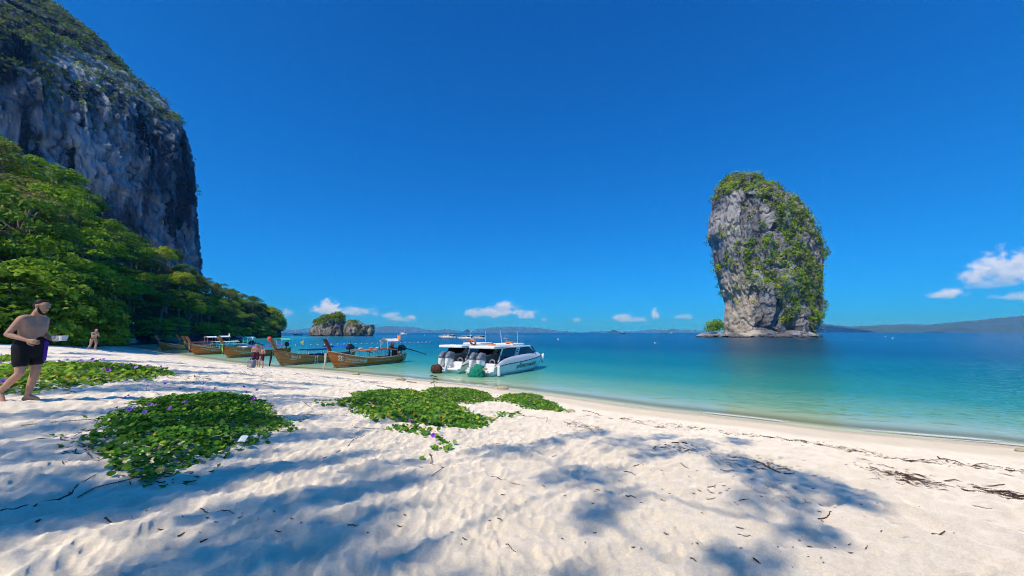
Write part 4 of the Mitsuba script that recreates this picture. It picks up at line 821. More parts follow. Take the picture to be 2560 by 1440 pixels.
for x in (-1.1, -2.3): put(b6 + '__curtain', cat_([grid_mesh(np.array([[(x + (.16 - .10 * math.exp(-((t - .45) / .2) ** 2)) * q, .93 + .02 * math.cos(9 * q), 1.55 - .85 * t) for q in np.linspace(-1, 1, 7)] for t in np.linspace(0, 1, 8)]))]), 'white_cloth', True, M=M6)
put(b6 + '__cabin_back', box((-3.6, -.75, .5), (-3.5, .75, 1.5)), 'dark_iron', False, M=M6)
put(b6 + '__side_stripe', tube(rail_line(1, 0, .03, -2.2, .2, 10, .70), .025, 5), 'cream_paint', 40, M=M6)
for i, (x, y, m) in enumerate(((1.9, .2, 'white_cloth'), (.6, .5, 'orange'), (-.6, .3, 'white_cloth'), (-1.3, -.3, 'black_rubber'))): put(b6 + '__roof_bundle', boulder([x, y, 1.84], (.30, .16, .10), 30 + i, 2), m, True, M=M6)
P_ = W0(693, 915)
b5, M5 = longtail(P_, dirv(4.2, 9.4), 'longtail boat beside the standing couple, worn brown hull and red cloth cap on its prow', dressed='old_wood', trim='old_wood', prow='old_wood', cap='orange_red',
    roofs=[(-1.2, 2.3, 1.55, 'deep_blue', 'white_paint', .9)], tarp=[(-3.9, -1.2, 1.75, 'blue_tarp', 1.0)], flag=('blue_tarp', -.9, .4, .9, 2.9), text=[('เจ๊ะ 8'.replace('เจ๊ะ', 'sud'), 4.30, .86, .30, 'letter_white'), ('sadkorn', 4.40, .66, .14, 'letter_white'), ('OOO', 4.86, 1.16, .09, 'letter_white')], rail_ladder=1.2)
put(b5 + '__side_cloth', cat_([grid_mesh(np.stack([np.stack([np.linspace(-4.2, 2.2, 12), np.full(12, sd * .96), np.full(12, z)], -1) for z in (.74, 1.06)])) for sd in (1, -1)]), 'deep_blue', False, M=M5)
longtail(W0(562, 895.5), dirv(3.4, 10), 'longtail boat left of the standing couple with a lime green cloth strip on its prow', ribbon=[('lime_cloth', 1), ('red_cloth', -1)], tarp=[(-3.8, 2.6, 1.42, 'purple_tarp', .95)], captain=(-5.2, -3.4, 2.35, 'mint_tarp'), tail_yaw=58, tail_dz=.75, roofs=[(2.6, 3.4, 1.45, 'white_cloth', 'white_paint', .8)],
    text=[('Krabi', 4.6, .96, .16, 'letter_white'), ('SONGKLANAKARN', 3.95, .80, .17, 'letter_white'), ('PHUKET', 3.7, .58, .11, 'letter_white')], rail_ladder=.2, trim='old_wood')
longtail(W0(479, 888), dirv(3.4, 10), 'longtail boat third from the left with red sashes on its bow', ribbon=[('tan_cloth', 1), ('red_cloth', 0), ('pink_cloth', -1)], roofs=[(-3.5, 1.8, 1.55, 'cyan_tarp', 'white_paint', .95)], captain=(-5.2, -3.6, 2.5, 'cyan_tarp'), flag=('white_cloth', -4.6, .4, .9, 2.9), text=[('SADAM', 4.6, 1.0, .13, 'letter_white'), ('RATTANAKORN', 3.9, .78, .17, 'letter_white')], tail_yaw=-5)
longtail(W0(466, 880.5), dirv(3.0, 10), 'longtail boat with a lime green hanging cloth, half hidden behind the red-sashed one', ribbon=[('lime_cloth', 1)], roofs=[(-4.5, .5, 1.75, 'white_paint', 'white_paint', .9)], tail_yaw=6, dressed='old_wood')
longtail(W0(400, 877), dirv(4.0, 10), 'leftmost longtail boat with dark red ribbons and a white lettered bow', ribbon=[('red_cloth', 1), ('pink_cloth', -1)], text=[('KRABI', 4.66, .98, .17, 'letter_white'), ('SAENGCHAITALAY', 3.95, .80, .19, 'letter_white')], captain=(-5.0, -3.0, 2.5, 'white_paint'), roofs=[(-2.9, .4, 1.5, 'red_wood', 'old_wood', .9)], tail_yaw=4)
longtail(W0(452, 873.5), dirv(3.4, 10.5), 'longtail boat with a tan ribbon and red gunwale, moored behind the leftmost boat', ribbon=[('tan_cloth', 1)], trim='red_cloth', captain=(-5.2, -2.8, 2.5, 'white_paint'), roofs=[(-2.6, 1.4, 1.6, 'maroon', 'old_wood', .9)], dressed='old_wood', flag=('white_cloth', -4.8, .4, .9, 3.4))
longtail(W0(735, 838.3), math.pi * .98, 'far dark longtail boat crossing left of the islet', dressed='maroon', trim='dark_iron', prow='dark_iron', roofs=[(-3.5, 1.5, 1.6, 'dark_iron', 'dark_iron', .8)], tail_yaw=2)
# mooring lines of the nearest two boats
for a, b, lb in ((M6, (805, 928), 'rope hanging from the bow of the nearest longtail boat'), (M5, (671, 915), 'rope hanging from the bow of the red-capped longtail boat')):
    A = np.array((a @ mi.ScalarPoint3f(6.15, 0, 1.65))).ravel(); B = W0(*b); B[2] = .05; put('mooring_rope', tube([A, A * .6 + B * .4 + [0, 0, -.25], B], .02, 6), 'rope', 40, label=lb, cat='rope')
    put('pole_fender', tube([A + [-.1, -.12, -.1], A + [-.05, -.16, -.75], A + [-.12, -.2, -1.55]], [.09, .10, .05], 8), 'cream_paint' if a is M6 else 'black_rubber', 40, label=('pale wooden pole hanging at the bow of the nearest longtail boat' if a is M6 else 'black float hanging at the bow of the red-capped longtail boat'), cat='fender')

# ---------------------------------------------------------------- speedboats
SX = np.array([0, .5, 1.5, 3.5, 5.5, 7, 8.2, 8.9, 9.25]); SB = np.array([1.35, 1.42, 1.48, 1.52, 1.48, 1.28, .85, .42, .10]); SZ = np.array([.62, .72, .84, .92, 1.04, 1.15, 1.25, 1.31, 1.33]); SC = np.array([.10, .10, .10, .10, .16, .32, .60, .90, 1.12]); SK = np.array([-.35, -.35, -.35, -.35, -.30, -.15, .22, .70, 1.05])
def sp(a, x): return PchipInterpolator(SX, a)(x)
def hull_y(x, z): c, h = sp(SC, x), sp(SZ, x); return sp(SB, x) * (.86 + .14 * np.clip((z - c) / (h - c), 0, 1))
def speed_hull():
    x = np.concatenate([np.linspace(0, 7, 22), np.linspace(7.2, 9.25, 18)]); b, h, c, k = (sp(a, x) for a in (SB, SZ, SC, SK))
    ring = [(0 * x, k), (.55 * b, k * .6 + c * .4), (.86 * b, c), (.91 * b, c * .7 + h * .3), (.955 * b, c * .35 + h * .65), (b, h)]
    pt = np.stack([np.stack([x, y, z], -1) for y, z in ring], 1); m = np.concatenate([pt[:, ::-1], pt[:, 1:] * [1, -1, 1]], 1)
    cap = trimesh.Trimesh(np.vstack([m[0], [[0, 0, .2]]]), [(i, i + 1, 11) for i in range(10)], process=False); return cat_([grid_mesh(m), cap])
UX = np.array([.15, .6, 1.2, 2.0, 3.2, 5.2, 6.6, 8.0, 9.1]); UZ = np.array([.70, .95, 1.20, 1.36, 1.45, 1.52, 1.46, 1.36, 1.33]); UI = np.array([.06, .10, .16, .22, .28, .30, .34, .34, .06])
def topside():
    """moulded upper sides from the sheer line in to the window sills, and the fore deck"""
    x = np.linspace(.15, 9.1, 50); b, h = sp(SB, x), sp(SZ, x); z = PchipInterpolator(UX, UZ)(x); i = PchipInterpolator(UX, UI)(x); out = []
    for sd in (1, -1):
        P = np.stack([np.stack([x, sd * (b + .005), h + .03], -1), np.stack([x, sd * (b - .25 * i), h + .6 * (z - h)], -1), np.stack([x, sd * np.maximum(b - i * .7, .03), z], -1), np.stack([x, sd * np.maximum(b - i - .05, .02), z], -1), np.stack([x, sd * np.maximum(b - i - .08, .01), np.maximum(z - .5, .5)], -1)], 0); out.append(grid_mesh(P))
    xf = np.linspace(6.3, 9.1, 20); bf = np.maximum(sp(SB, xf) - PchipInterpolator(UX, UI)(xf) * .7, .03); zf = PchipInterpolator(UX, UZ)(xf)
    out.append(grid_mesh(np.stack([np.stack([xf, bf * q, zf + .10 * (1 - q * q)], -1) for q in np.linspace(-1, 1, 9)]))); return cat_(out)
def slab(pts, z0, z1, r=.05): return from_m(m3.Manifold.batch_hull([m3.Manifold.sphere(r, 10).translate([x, y, z]) for x, y in pts for z in (z0 + r, z1 - r)]))
def side_window(x0, x1, z0, z1, y0, y1, sd, lean=.25):
    """dark glass panel with rounded corners in the leaning cabin side"""
    pg = Polygon([(x0, z0), (x1, z0 + .05), (x1 - lean, z1), (x0 + lean * 1.1, z1)]).buffer(-.12).buffer(.12); e = trimesh.creation.extrude_polygon(pg, .03, engine='earcut'); v = e.vertices
    t = (v[:, 1] - z0) / (z1 - z0); e.vertices = np.column_stack([v[:, 0], sd * (y0 + (y1 - y0) * t + v[:, 2] - .015), v[:, 1]]); return e
def outboard():
    cowl = from_m(m3.Manifold.batch_hull([m3.Manifold.sphere(r, 16).translate(p) for r, p in ((.17, (-.10, 0, .98)), (.16, (-.42, 0, .92)), (.20, (-.05, 0, .68)), (.19, (-.52, 0, .62)))]))
    mid = from_m(m3.Manifold.batch_hull([m3.Manifold.sphere(r, 14).translate(p) for r, p in ((.19, (-.10, 0, .60)), (.18, (-.48, 0, .58)), (.11, (-.22, 0, .05)), (.09, (-.40, 0, .05)))]))
    leg = cat_([hullpts([(x, y, z) for x, z in ((-.12, .1), (-.46, .1), (-.20, -.5), (-.40, -.5)) for y in (-.06, .06)]), from_m(m3.Manifold.batch_hull([m3.Manifold.sphere(.07, 10).translate((x, 0, -.40)) for x in (-.1, -.55)]))])
    return cowl, mid, leg
OB = outboard(); SH, TOPS = speed_hull(), topside()
def speedboat(org, yaw, label, name_text, motors='cowl_grey', roof_hatch=True, scale=1.0, simple=False, group=None, tilt=-24):
    key = thing('speedboat', label, 'speedboat', group)
    M = T().translate(list(map(float, org))).rotate([0, 0, 1], math.degrees(yaw)).scale(float(scale))
    def P(part, mesh, m, smooth=35, **k): return put(f'{key}__{part}', mesh, m, smooth, M=M, **k)
    P('hull', SH, 'white_paint'); P('upper_side', TOPS, 'gel_grey'); x = np.linspace(.1, 9.2, 40)
    P('rub_rail', cat_([tube(np.stack([x, sd * (sp(SB, x) + .01), sp(SZ, x) + .015], -1), .035, 6) for sd in (1, -1)]), 'black_rubber')
    P('cockpit_floor', box((.1, -1.2, .38), (6.4, 1.2, .42)), 'interior', False); P('transom_platform', rbox((-.35, -1.25, .28), (.28, 1.25, .44), .05), 'white_paint')
    # cabin: bulkhead glass, side windows, pillars and roofs
    P('cabin_front', hullpts([(6.0, sd * 1.05, 1.48) for sd in (1, -1)] + [(7.1, sd * .80, 1.46) for sd in (1, -1)] + [(5.5, sd * .92, 2.13) for sd in (1, -1)] + [(6.0, sd * .80, 2.10) for sd in (1, -1)]), 'tinted', False)
    for sd in (1, -1):
        P('side_window', side_window(3.75, 6.75, 1.50, 2.10, 1.20, .98, sd), 'tinted', False); P('side_window', side_window(.95, 3.55, 1.42, 2.10, 1.21, 1.02, sd, .18), 'tinted', False)
        pil = P('pillar', cat_([hullpts([(xx + dx, sd * (1.22 + (z - 1.4) * -.30 + dy), z) for xx, z in ((2.95, 1.38), (3.75, 2.12)) for dx in (0, .55) for dy in (-.03, .03)]), hullpts([(xx + dx, sd * (1.10 + dy), z) for xx, z in ((6.9, 1.45), (5.7, 2.14)) for dx in (-.06, .06) for dy in (-.03, .03)])]), 'white_paint', False)
        for k in range(3): put(f'{pil}__vent', hullpts([(3.18 + .23 * k + dx, sd * (1.20 - .062 * k + dy), 1.55 + .17 * k + dz) for dx in (0, .32) for dy in (0, .055) for dz in (0, .06)]), 'black_rubber', False, M=M)
        P('aft_pillar', hullpts([(xx + dx, sd * (1.16 + dy), z) for xx, z in ((.75, 1.05), (1.35, 2.14)) for dx in (0, .12) for dy in (-.03, .03)]), 'white_paint', False)
        P('seat_bench', rbox((1.1, sd * .75 - .25, .42), (4.8, sd * .75 + .25, .85), .05), 'seat_grey'); P('grab_rail', tube([(8.1, sd * .62, 1.40), (8.5, sd * .45, 1.50), (8.95, sd * .12, 1.46)], .022, 6), 'steel')
    P('aft_roof', slab([(.15, -1.22), (.15, 1.22), (1.6, -1.25), (1.6, 1.25)], 2.10, 2.32, .07), 'white_paint'); P('main_roof', slab([(1.7, -1.2), (1.7, 1.2), (4.6, -1.15), (4.6, 1.15)], 2.13, 2.24, .05), 'white_paint')
    P('roof_pad', slab([(1.8, -1.0), (1.8, 1.0), (4.3, -.95), (4.3, .95)], 2.235, 2.275, .015), 'navy', label='dark blue roof pad'); P('roof_step', slab([(3.1, -.95), (3.1, .95), (5.0, -.9), (5.0, .9)], 2.22, 2.46, .08), 'white_paint') if not simple else None
    P('front_roof', slab([(4.5, -1.08), (4.5, 1.08), (6.15, -.92), (6.15, .92)], 2.11, 2.22, .05), 'white_paint'); P('front_roof_pad', slab([(5.05, -.75), (5.05, .75), (5.9, -.7), (5.9, .7)], 2.215, 2.25, .012), 'navy')
    P('engine_well', rbox((.28, -1.2, .42), (.5, .35, .95), .05), 'white_paint'); P('aft_seat', cat_([tube([(.62, -.95 + .0, .45), (.62, -.95, 1.12), (.62, -.80, 1.22), (.62, -.62, 1.22), (.62, -.48, 1.12), (.62, -.48, .45)], .05, 7)]), 'interior')
    for sd in (1, -1):
        Q = M @ T().translate([-.02, .38 * sd + .30, .42]).rotate([0, 1, 0], -tilt).scale(1.2)
        o = put(f'{key}__outboard', OB[1], 'white_paint', 40, M=Q); put(f'{o}__cowl', OB[0], motors, 40, M=Q); put(f'{o}__leg', OB[2], 'gel_grey', 40, M=Q)
        P('antenna', tube([(4.1, sd * .85, 2.4), (4.0, sd * .88, 3.55)], [.02, .010], 6), 'white_paint') if not simple else None
    if not simple: P('mast_light', cat_([tube([(3.6, 0, 2.44), (3.6, 0, 2.85)], .03, 6), box((3.5, -.25, 2.84), (3.7, .25, 2.88)), tube([(3.6, .2, 2.86), (3.6, .2, 3.02)], .03, 6)]), 'steel')
    for string, xs, zz, h, m in name_text:
        t = text_mesh(string, h, .008, True); v = t.vertices; v[:, 0] += .28 * v[:, 1]; X = xs + v[:, 0]; Z = zz + v[:, 1] + .030 * (X - xs); t.vertices = np.column_stack([X, -(hull_y(X, Z) + .012 + v[:, 2]), Z]); P('lettering', t, m, False)
    return key, M
YW = math.atan2(.83, .55)
O2 = np.array([-2.5, 29.7, 0]); O1 = np.array([-5.35, 31.9, 0])
s2, N2 = speedboat(O2, YW, 'right-hand of the two beached white speedboats, its hull lettered in dark script', [('adventureworld', 3.0, .40, .34, 'dark_letter'), ('siam', 3.5, .76, .10, 'dark_letter')], group='white speedboats moored stern to the beach')
s1, N1 = speedboat(O1, YW + .03, 'left-hand of the two beached white speedboats, brown cloth over its engine', [('adventureworld', 3.0, .40, .34, 'dark_letter')], group='white speedboats moored stern to the beach')
def at(M, p): return np.array(M @ mi.ScalarPoint3f(*map(float, p))).ravel()
TOR = trimesh.creation.torus(.27, .075, 28, 12)
for M, p, rx, lb in ((N2, (3.3, -.55, 2.52), 0, 'orange lifebuoy flat on the roof of the right-hand speedboat'), (N2, (2.3, .6, 2.33), 0, 'orange lifebuoy at the left edge of the right-hand speedboat roof'), (N1, (2.6, -.5, 2.50), 52, 'orange lifebuoy leaning on the roof of the left-hand speedboat')):
    put('lifebuoy', TOR, 'orange', True, M=M @ T().translate(list(p)).rotate([0, 1, 0], rx), label=lb, cat='lifebuoy')
def fender(M, p, lean, lb):
    f = thing('fender', lb, 'boat fender'); Q = M @ T().translate(list(p)).rotate([0, 1, 0], lean)
    put(f + '__body', lathe([(0.01, 0), (.09, .03), (.13, .10), (.13, .72), (.09, .80), (.04, .84)], 14), 'white_paint', 50, M=Q); put(f + '__end', lathe([(0.005, -.05), (.07, -.03), (.095, .02), (.02, .03)], 12), 'black_rubber', 50, M=Q)
fender(N2, (.25, -1.62, .02), 0, 'white fender hanging at the stern quarter of the right-hand speedboat'); fender(N2, (8.75, -.72, .55), 14, 'white fender hanging at the bow of the right-hand speedboat'); fender(N1, (1.0, -1.66, .10), 0, 'white fender between the two beached speedboats')
# cloths tied over the engine legs
def sack(c, r, seed): 
    b = boulder(c, r, seed, 4); v = b.vertices; v[:, 2] = np.maximum(v[:, 2], c[2] - r[2] * .75); a = np.arctan2(v[:, 1] - c[1], v[:, 0] - c[0]); k = 1 + .05 * np.sin(9 * a + 2 * v[:, 2]); v[:, 0] = c[0] + (v[:, 0] - c[0]) * k; v[:, 1] = c[1] + (v[:, 1] - c[1]) * k; b.vertices = v; return b
put('engine_cover', sack(at(N2, (-.75, -.25, .30)), (.60, .44, .60), 3), 'green_net', 50, label='green net bag tied over the outboard leg of the right-hand speedboat', cat='engine cover')
put('engine_cover', sack(at(N1, (-.75, .70, .30)), (.50, .40, .44), 8), 'brown_bag', 50, label='brown cloth bag tied over the outboard leg of the left-hand speedboat', cat='engine cover')
c = at(N2, (-.5, -.75, .55)); put('rope_coil', cat_([tube([c + [.22 * math.cos(a) + .03 * k, .2 * math.sin(a), .05 * k] for a in np.linspace(0, 6.3, 14)], .022, 5) for k in range(3)]), 'rope', 40, label='pale coil of rope beside the green net bag', cat='rope')

# craft further out
far = lambda px, py: W0(px, py)
speedboat(far(1137, 846), math.pi * .97, 'white cabin cruiser moored offshore, bow to the left', [], 'black_rubber', scale=1.02, simple=True, group='white cruisers moored offshore')
speedboat(far(1182, 849), math.pi * .93, 'white launch with purple side moored between two cruisers', [], 'navy', scale=.86, simple=True, group='white cruisers moored offshore')
speedboat(far(1211, 847.5), math.pi * .86, 'white speedboat with dark engines moored right of the cruisers', [], 'black_rubber', scale=.78, simple=True, group='white cruisers moored offshore')
yc = thing('sailing_catamaran', 'white sailing catamaran with bare mast far out on the horizon', 'catamaran'); q = far(1008, 836.6); k = 1.15
My = T().translate(q.tolist()).rotate([0, 0, 1], 10).scale(float(k))
for sd in (1, -1): put(yc + '__hull', hullpts([(-4.5, sd * 2.4, 1.1), (4.8, sd * 2.4, 1.3), (-4.2, sd * 2 - .4, 0), (3.9, sd * 2, 0), (-4.3, sd * 2.9, .4), (-4.5, sd * 1.7, 1.1)]), 'white_paint', False, M=My)
put(yc + '__cabin', rbox((-2.6, -2.2, 1.1), (1.6, 2.2, 2.2), .3), 'white_paint', 40, M=My); put(yc + '__mast', tube([(1.2, 0, 2), (1.2, 0, 11.5)], [.12, .07], 8), 'white_paint', 40, M=My); put(yc + '__boom', tube([(1.2, 0, 3.1), (-4, 0, 3.3)], .22, 8), 'white_cloth', 40, M=My); put(yc + '__stay', tube([(4.6, 0, 1.2), (1.2, 0, 11.3)], .04, 5), 'steel', 40, M=My)
def buoy(px, py, r, lb, m='white_paint'):
    p = far(px, py); put('mooring_buoy', lathe([(.02 * r, -.6 * r), (.75 * r, -.4 * r), (r, .1 * r), (.8 * r, .7 * r), (.3 * r, 1.05 * r), (.12 * r, 1.5 * r), (.01, 1.55 * r)], 16), m, 50, M=T().translate(p.tolist()), label=lb, cat='buoy', group=None)
buoy(1395, 849.5, .42, 'white round buoy right of the speedboats'); buoy(1637, 858.5, .26, 'white buoy in open water left of the rock tower'); buoy(1061, 838, .5, 'small white buoy far out left of the cabin cruiser'); buoy(2213, 842, .4, 'tiny pale buoy right of the rock tower, left one of two'); buoy(2231, 846, .35, 'tiny white buoy right of the rock tower, right one of two')
for px, py, sc, lb, m in ((1558, 834.0, 1.3, 'dark fishing boat on the horizon between the speedboats and the rock tower', 'dark_iron'), (1679, 833.8, .9, 'tiny white boat on the horizon just left of the rock tower', 'white_paint')):
    f = thing('fishing_boat', lb, 'fishing boat'); Q = T().translate(far(px, py).tolist()).rotate([0, 0, 1], 20).scale(float(sc)); put(f + '__hull', hullpts([(-6, 1.6, 1.4), (-6, -1.6, 1.4), (6.6, 0, 2.3), (-5.6, 1.2, 0), (-5.6, -1.2, 0), (5, 0, 0), (2, 1.7, 1.5), (2, -1.7, 1.5)]), m, False, M=Q); put(f + '__cabin', rbox((-4, -1.1, 1.4), (0, 1.1, 4.2), .2), 'gel_grey', 40, M=Q); put(f + '__mast', tube([(1, 0, 1.5), (1, 0, 7)], .1, 6), 'steel', 40, M=Q)
# line of small floats marking the swimming area
fl = thing('float_line', 'line of small white floats strung across the bay behind the longtail boats', 'float line'); A, B = far(655, 866), far(1075, 855.5); pts = []
FB = mikit.ply(trimesh.creation.icosphere(2, .15), 'white_paint', True)
for t in np.linspace(0, 1, 30): p = A + (B - A) * t + [0, 2.5 * math.sin(3.1 * t), .06]; pts.append(p - [0, 0, .05]); put(fl + '__float', FB, None, M=T().translate(p.tolist()))
put(fl + '__rope', tube(pts, .018, 5), 'rope', 40)
# feather flag on a float by the boats
p = far(757, 875); ff = thing('marker_flag', 'yellow and blue marker flag standing in the water behind the longtail boats', 'flag'); put(ff + '__pole', tube([p - [0, 0, .3], p + [.05, 0, 2.1]], .022, 6), 'blue_tarp', 40)
put(ff + '__pennant', grid_mesh(np.array([[p + [.05 - .55 * u + .04 * math.sin(6 * v), .1 * math.sin(4 * u), 1.35 + .55 * v - .25 * u] for u in np.linspace(0, 1, 6)] for v in np.linspace(0, 1, 4)])), 'yellow_cloth', True); put(ff + '__tip', tube([p + [.05, 0, 2.05], p + [.16, 0, 2.35]], [.03, .05], 6), 'white_paint', 40)

# thin lapping edge of the water: broken lines of foam along the shore
scene['foam_bsdf'] = two({'type': 'diffuse', 'reflectance': rgb(.72, .74, .72)})
R = rng(123); bits = []
for off, dens, seed in ((.10, .50, 1), (.55, .62, 2)):
    i = np.arange(700, 3300, 1); p = SH_D[i]; g = fbm(np.stack([i * .03, 0 * i, 0 * i + seed], -1), 3, seed); wob = .35 * (fbm(np.stack([i * .012, 0 * i, 0 * i], -1), 3, seed + 5) - .5); c0 = p - SH_N[i] * (off + wob)[:, None]
    wd = np.clip((g - dens) * .9, 0, .10)
    for k in range(len(i) - 1):
        if wd[k] > .006 and wd[k + 1] > .006:
            a, b = c0[k], c0[k + 1]; v = [(*(a - SH_N[i[k]] * wd[k]), .016), (*(b - SH_N[i[k + 1]] * wd[k + 1]), .016), (*(b + SH_N[i[k + 1]] * wd[k + 1]), .016), (*(a + SH_N[i[k]] * wd[k]), .016)]
            bits.append(v)
v = np.array(bits).reshape(-1, 3); v[:, 2] = np.maximum(.012, gz(v[:, 0], v[:, 1]) + .008); j = np.arange(len(bits))[:, None] * 4
put('foam', mikit.ply((v, np.vstack([j + [0, 1, 2], j + [0, 2, 3]])), 'foam_bsdf', True), None, kind='stuff', label='thin broken foam lines where the water laps the beach', cat='foam')
# ---------------------------------------------------------------- people
def skin_(name, a, b): scene[name] = two({'type': 'principled', 'base_color': proc(lambda p, n, uv: mix(a, b, dfbm(p.x * 14, p.y * 14, p.z * 14, 2))), 'roughness': .5, 'specular': .35})
skin_('skin_tan', (.52, .30, .205), (.42, .225, .15)); skin_('skin_pale', (.56, .34, .24), (.46, .27, .18)); mat('hair_dark', (.012, .009, .008), .6, .3); mat('swim_black', (.010, .011, .013), .7, .2); mat('purple', (.09, .02, .32), .7, .2); mat('shorts_maroon', (.085, .02, .04), .7, .2); mat('lip', (.30, .10, .08), .5, .3); mat('eye', (.015, .012, .01), .2, .6)
def limb(*pr):
    s = []
    for (p, r), (q, t) in zip(pr[:-1], pr[1:]): s.append(m3.Manifold.batch_hull([m3.Manifold.sphere(r, 14).translate(list(map(float, p))), m3.Manifold.sphere(t, 14).translate(list(map(float, q)))]))
    return s
def skinned(parts, res, it=6):
    m = from_m(m3.Manifold.batch_boolean(parts, m3.OpType.Add).refine_to_length(res)); m.merge_vertices(); trimesh.smoothing.filter_taubin(m, iterations=it); return m
def hand(w, d, palm, curl, side, k=1.0):
    """palm and five bent fingers: w wrist, d finger direction, palm the palm's normal, side +1/-1 where the thumb leaves"""
    w, d, n = (np.array(v, float) for v in (w, d, palm)); d /= np.linalg.norm(d); n -= d * (n @ d); n /= np.linalg.norm(n); a = np.cross(d, n) * side; out = []
    kn = [w + d * .085 * k + a * s * k for s in (.030, .010, -.010, -.029)]
    out.append(m3.Manifold.batch_hull([m3.Manifold.sphere(r * k, 12).translate(list(map(float, p))) for r, p in [(.024, w)] + [(.013, q) for q in kn]]))
    for q, L in zip(kn, (.070, .078, .072, .056)):
        p, pts, g = q, [(q, .0105 * k)], d
        for j, f in enumerate((.45, .32, .23)):
            c = curl * (j + .6) * .5; g = d * math.cos(c) + n * math.sin(c); p = p + g * L * f * k; pts.append((p, (.0095 - .001 * j) * k))
        out += limb(*pts)
    t0 = w + d * .02 * k + a * .026 * k; out += limb((t0, .013 * k), (t0 + (a * .75 + d * .6 + n * .3) * .035 * k, .012 * k), (t0 + (a * .8 + d * 1.3 + n * .8) * .05 * k, .010 * k)); return out
def head(c, f, u, k=1.0):
    """skull, jaw, nose, brow and ears about the centre c; f the way it faces, u its crown"""
    f, u = np.array(f, float), np.array(u, float); f /= np.linalg.norm(f); u -= f * (u @ f); u /= np.linalg.norm(u); l = np.cross(u, f); S = lambda r, a, b, e: m3.Manifold.sphere(r * k, 16).translate(list(map(float, c + (f * a + l * b + u * e) * k)))
    H = m3.Manifold.batch_hull; P = [H([S(.078, -.025, 0, .035), S(.072, .022, 0, .035), S(.060, .030, 0, -.02)]), H([S(.052, .028, .014, -.02), S(.052, .028, -.014, -.02), S(.028, .060, 0, -.088)]), H([S(.011, .090, 0, .018), S(.016, .106, 0, -.022), S(.012, .088, .012, -.030), S(.012, .088, -.012, -.030)]), H([S(.016, .080, .034, .030), S(.016, .080, -.034, .030)]), H([S(.013, .082, .016, -.058), S(.013, .082, -.016, -.058)])]
    for sd in (1, -1): P.append(H([S(.012, -.005, sd * .078, .018), S(.012, -.018, sd * .084, .010), S(.010, -.004, sd * .076, -.025)]))
    return P, (f, l, u)
def hair_cap(c, ax, k=1.0, length=0.0):
    f, l, u = ax; S = lambda r, a, b, e: m3.Manifold.sphere(r * k, 16).translate(list(map(float, c + (f * a + l * b + u * e) * k)))
    P = [m3.Manifold.batch_hull([S(.080, -.032, 0, .046), S(.042, .012, 0, .080), S(.05, -.058, 0, -.01)])]
    if length: P.append(m3.Manifold.batch_hull([S(.05, -.07, 0, .02), S(.035, -.10, 0, -length * .6), S(.018, -.10, 0, -length)]))
    return skinned(P, .02 * k, 3)
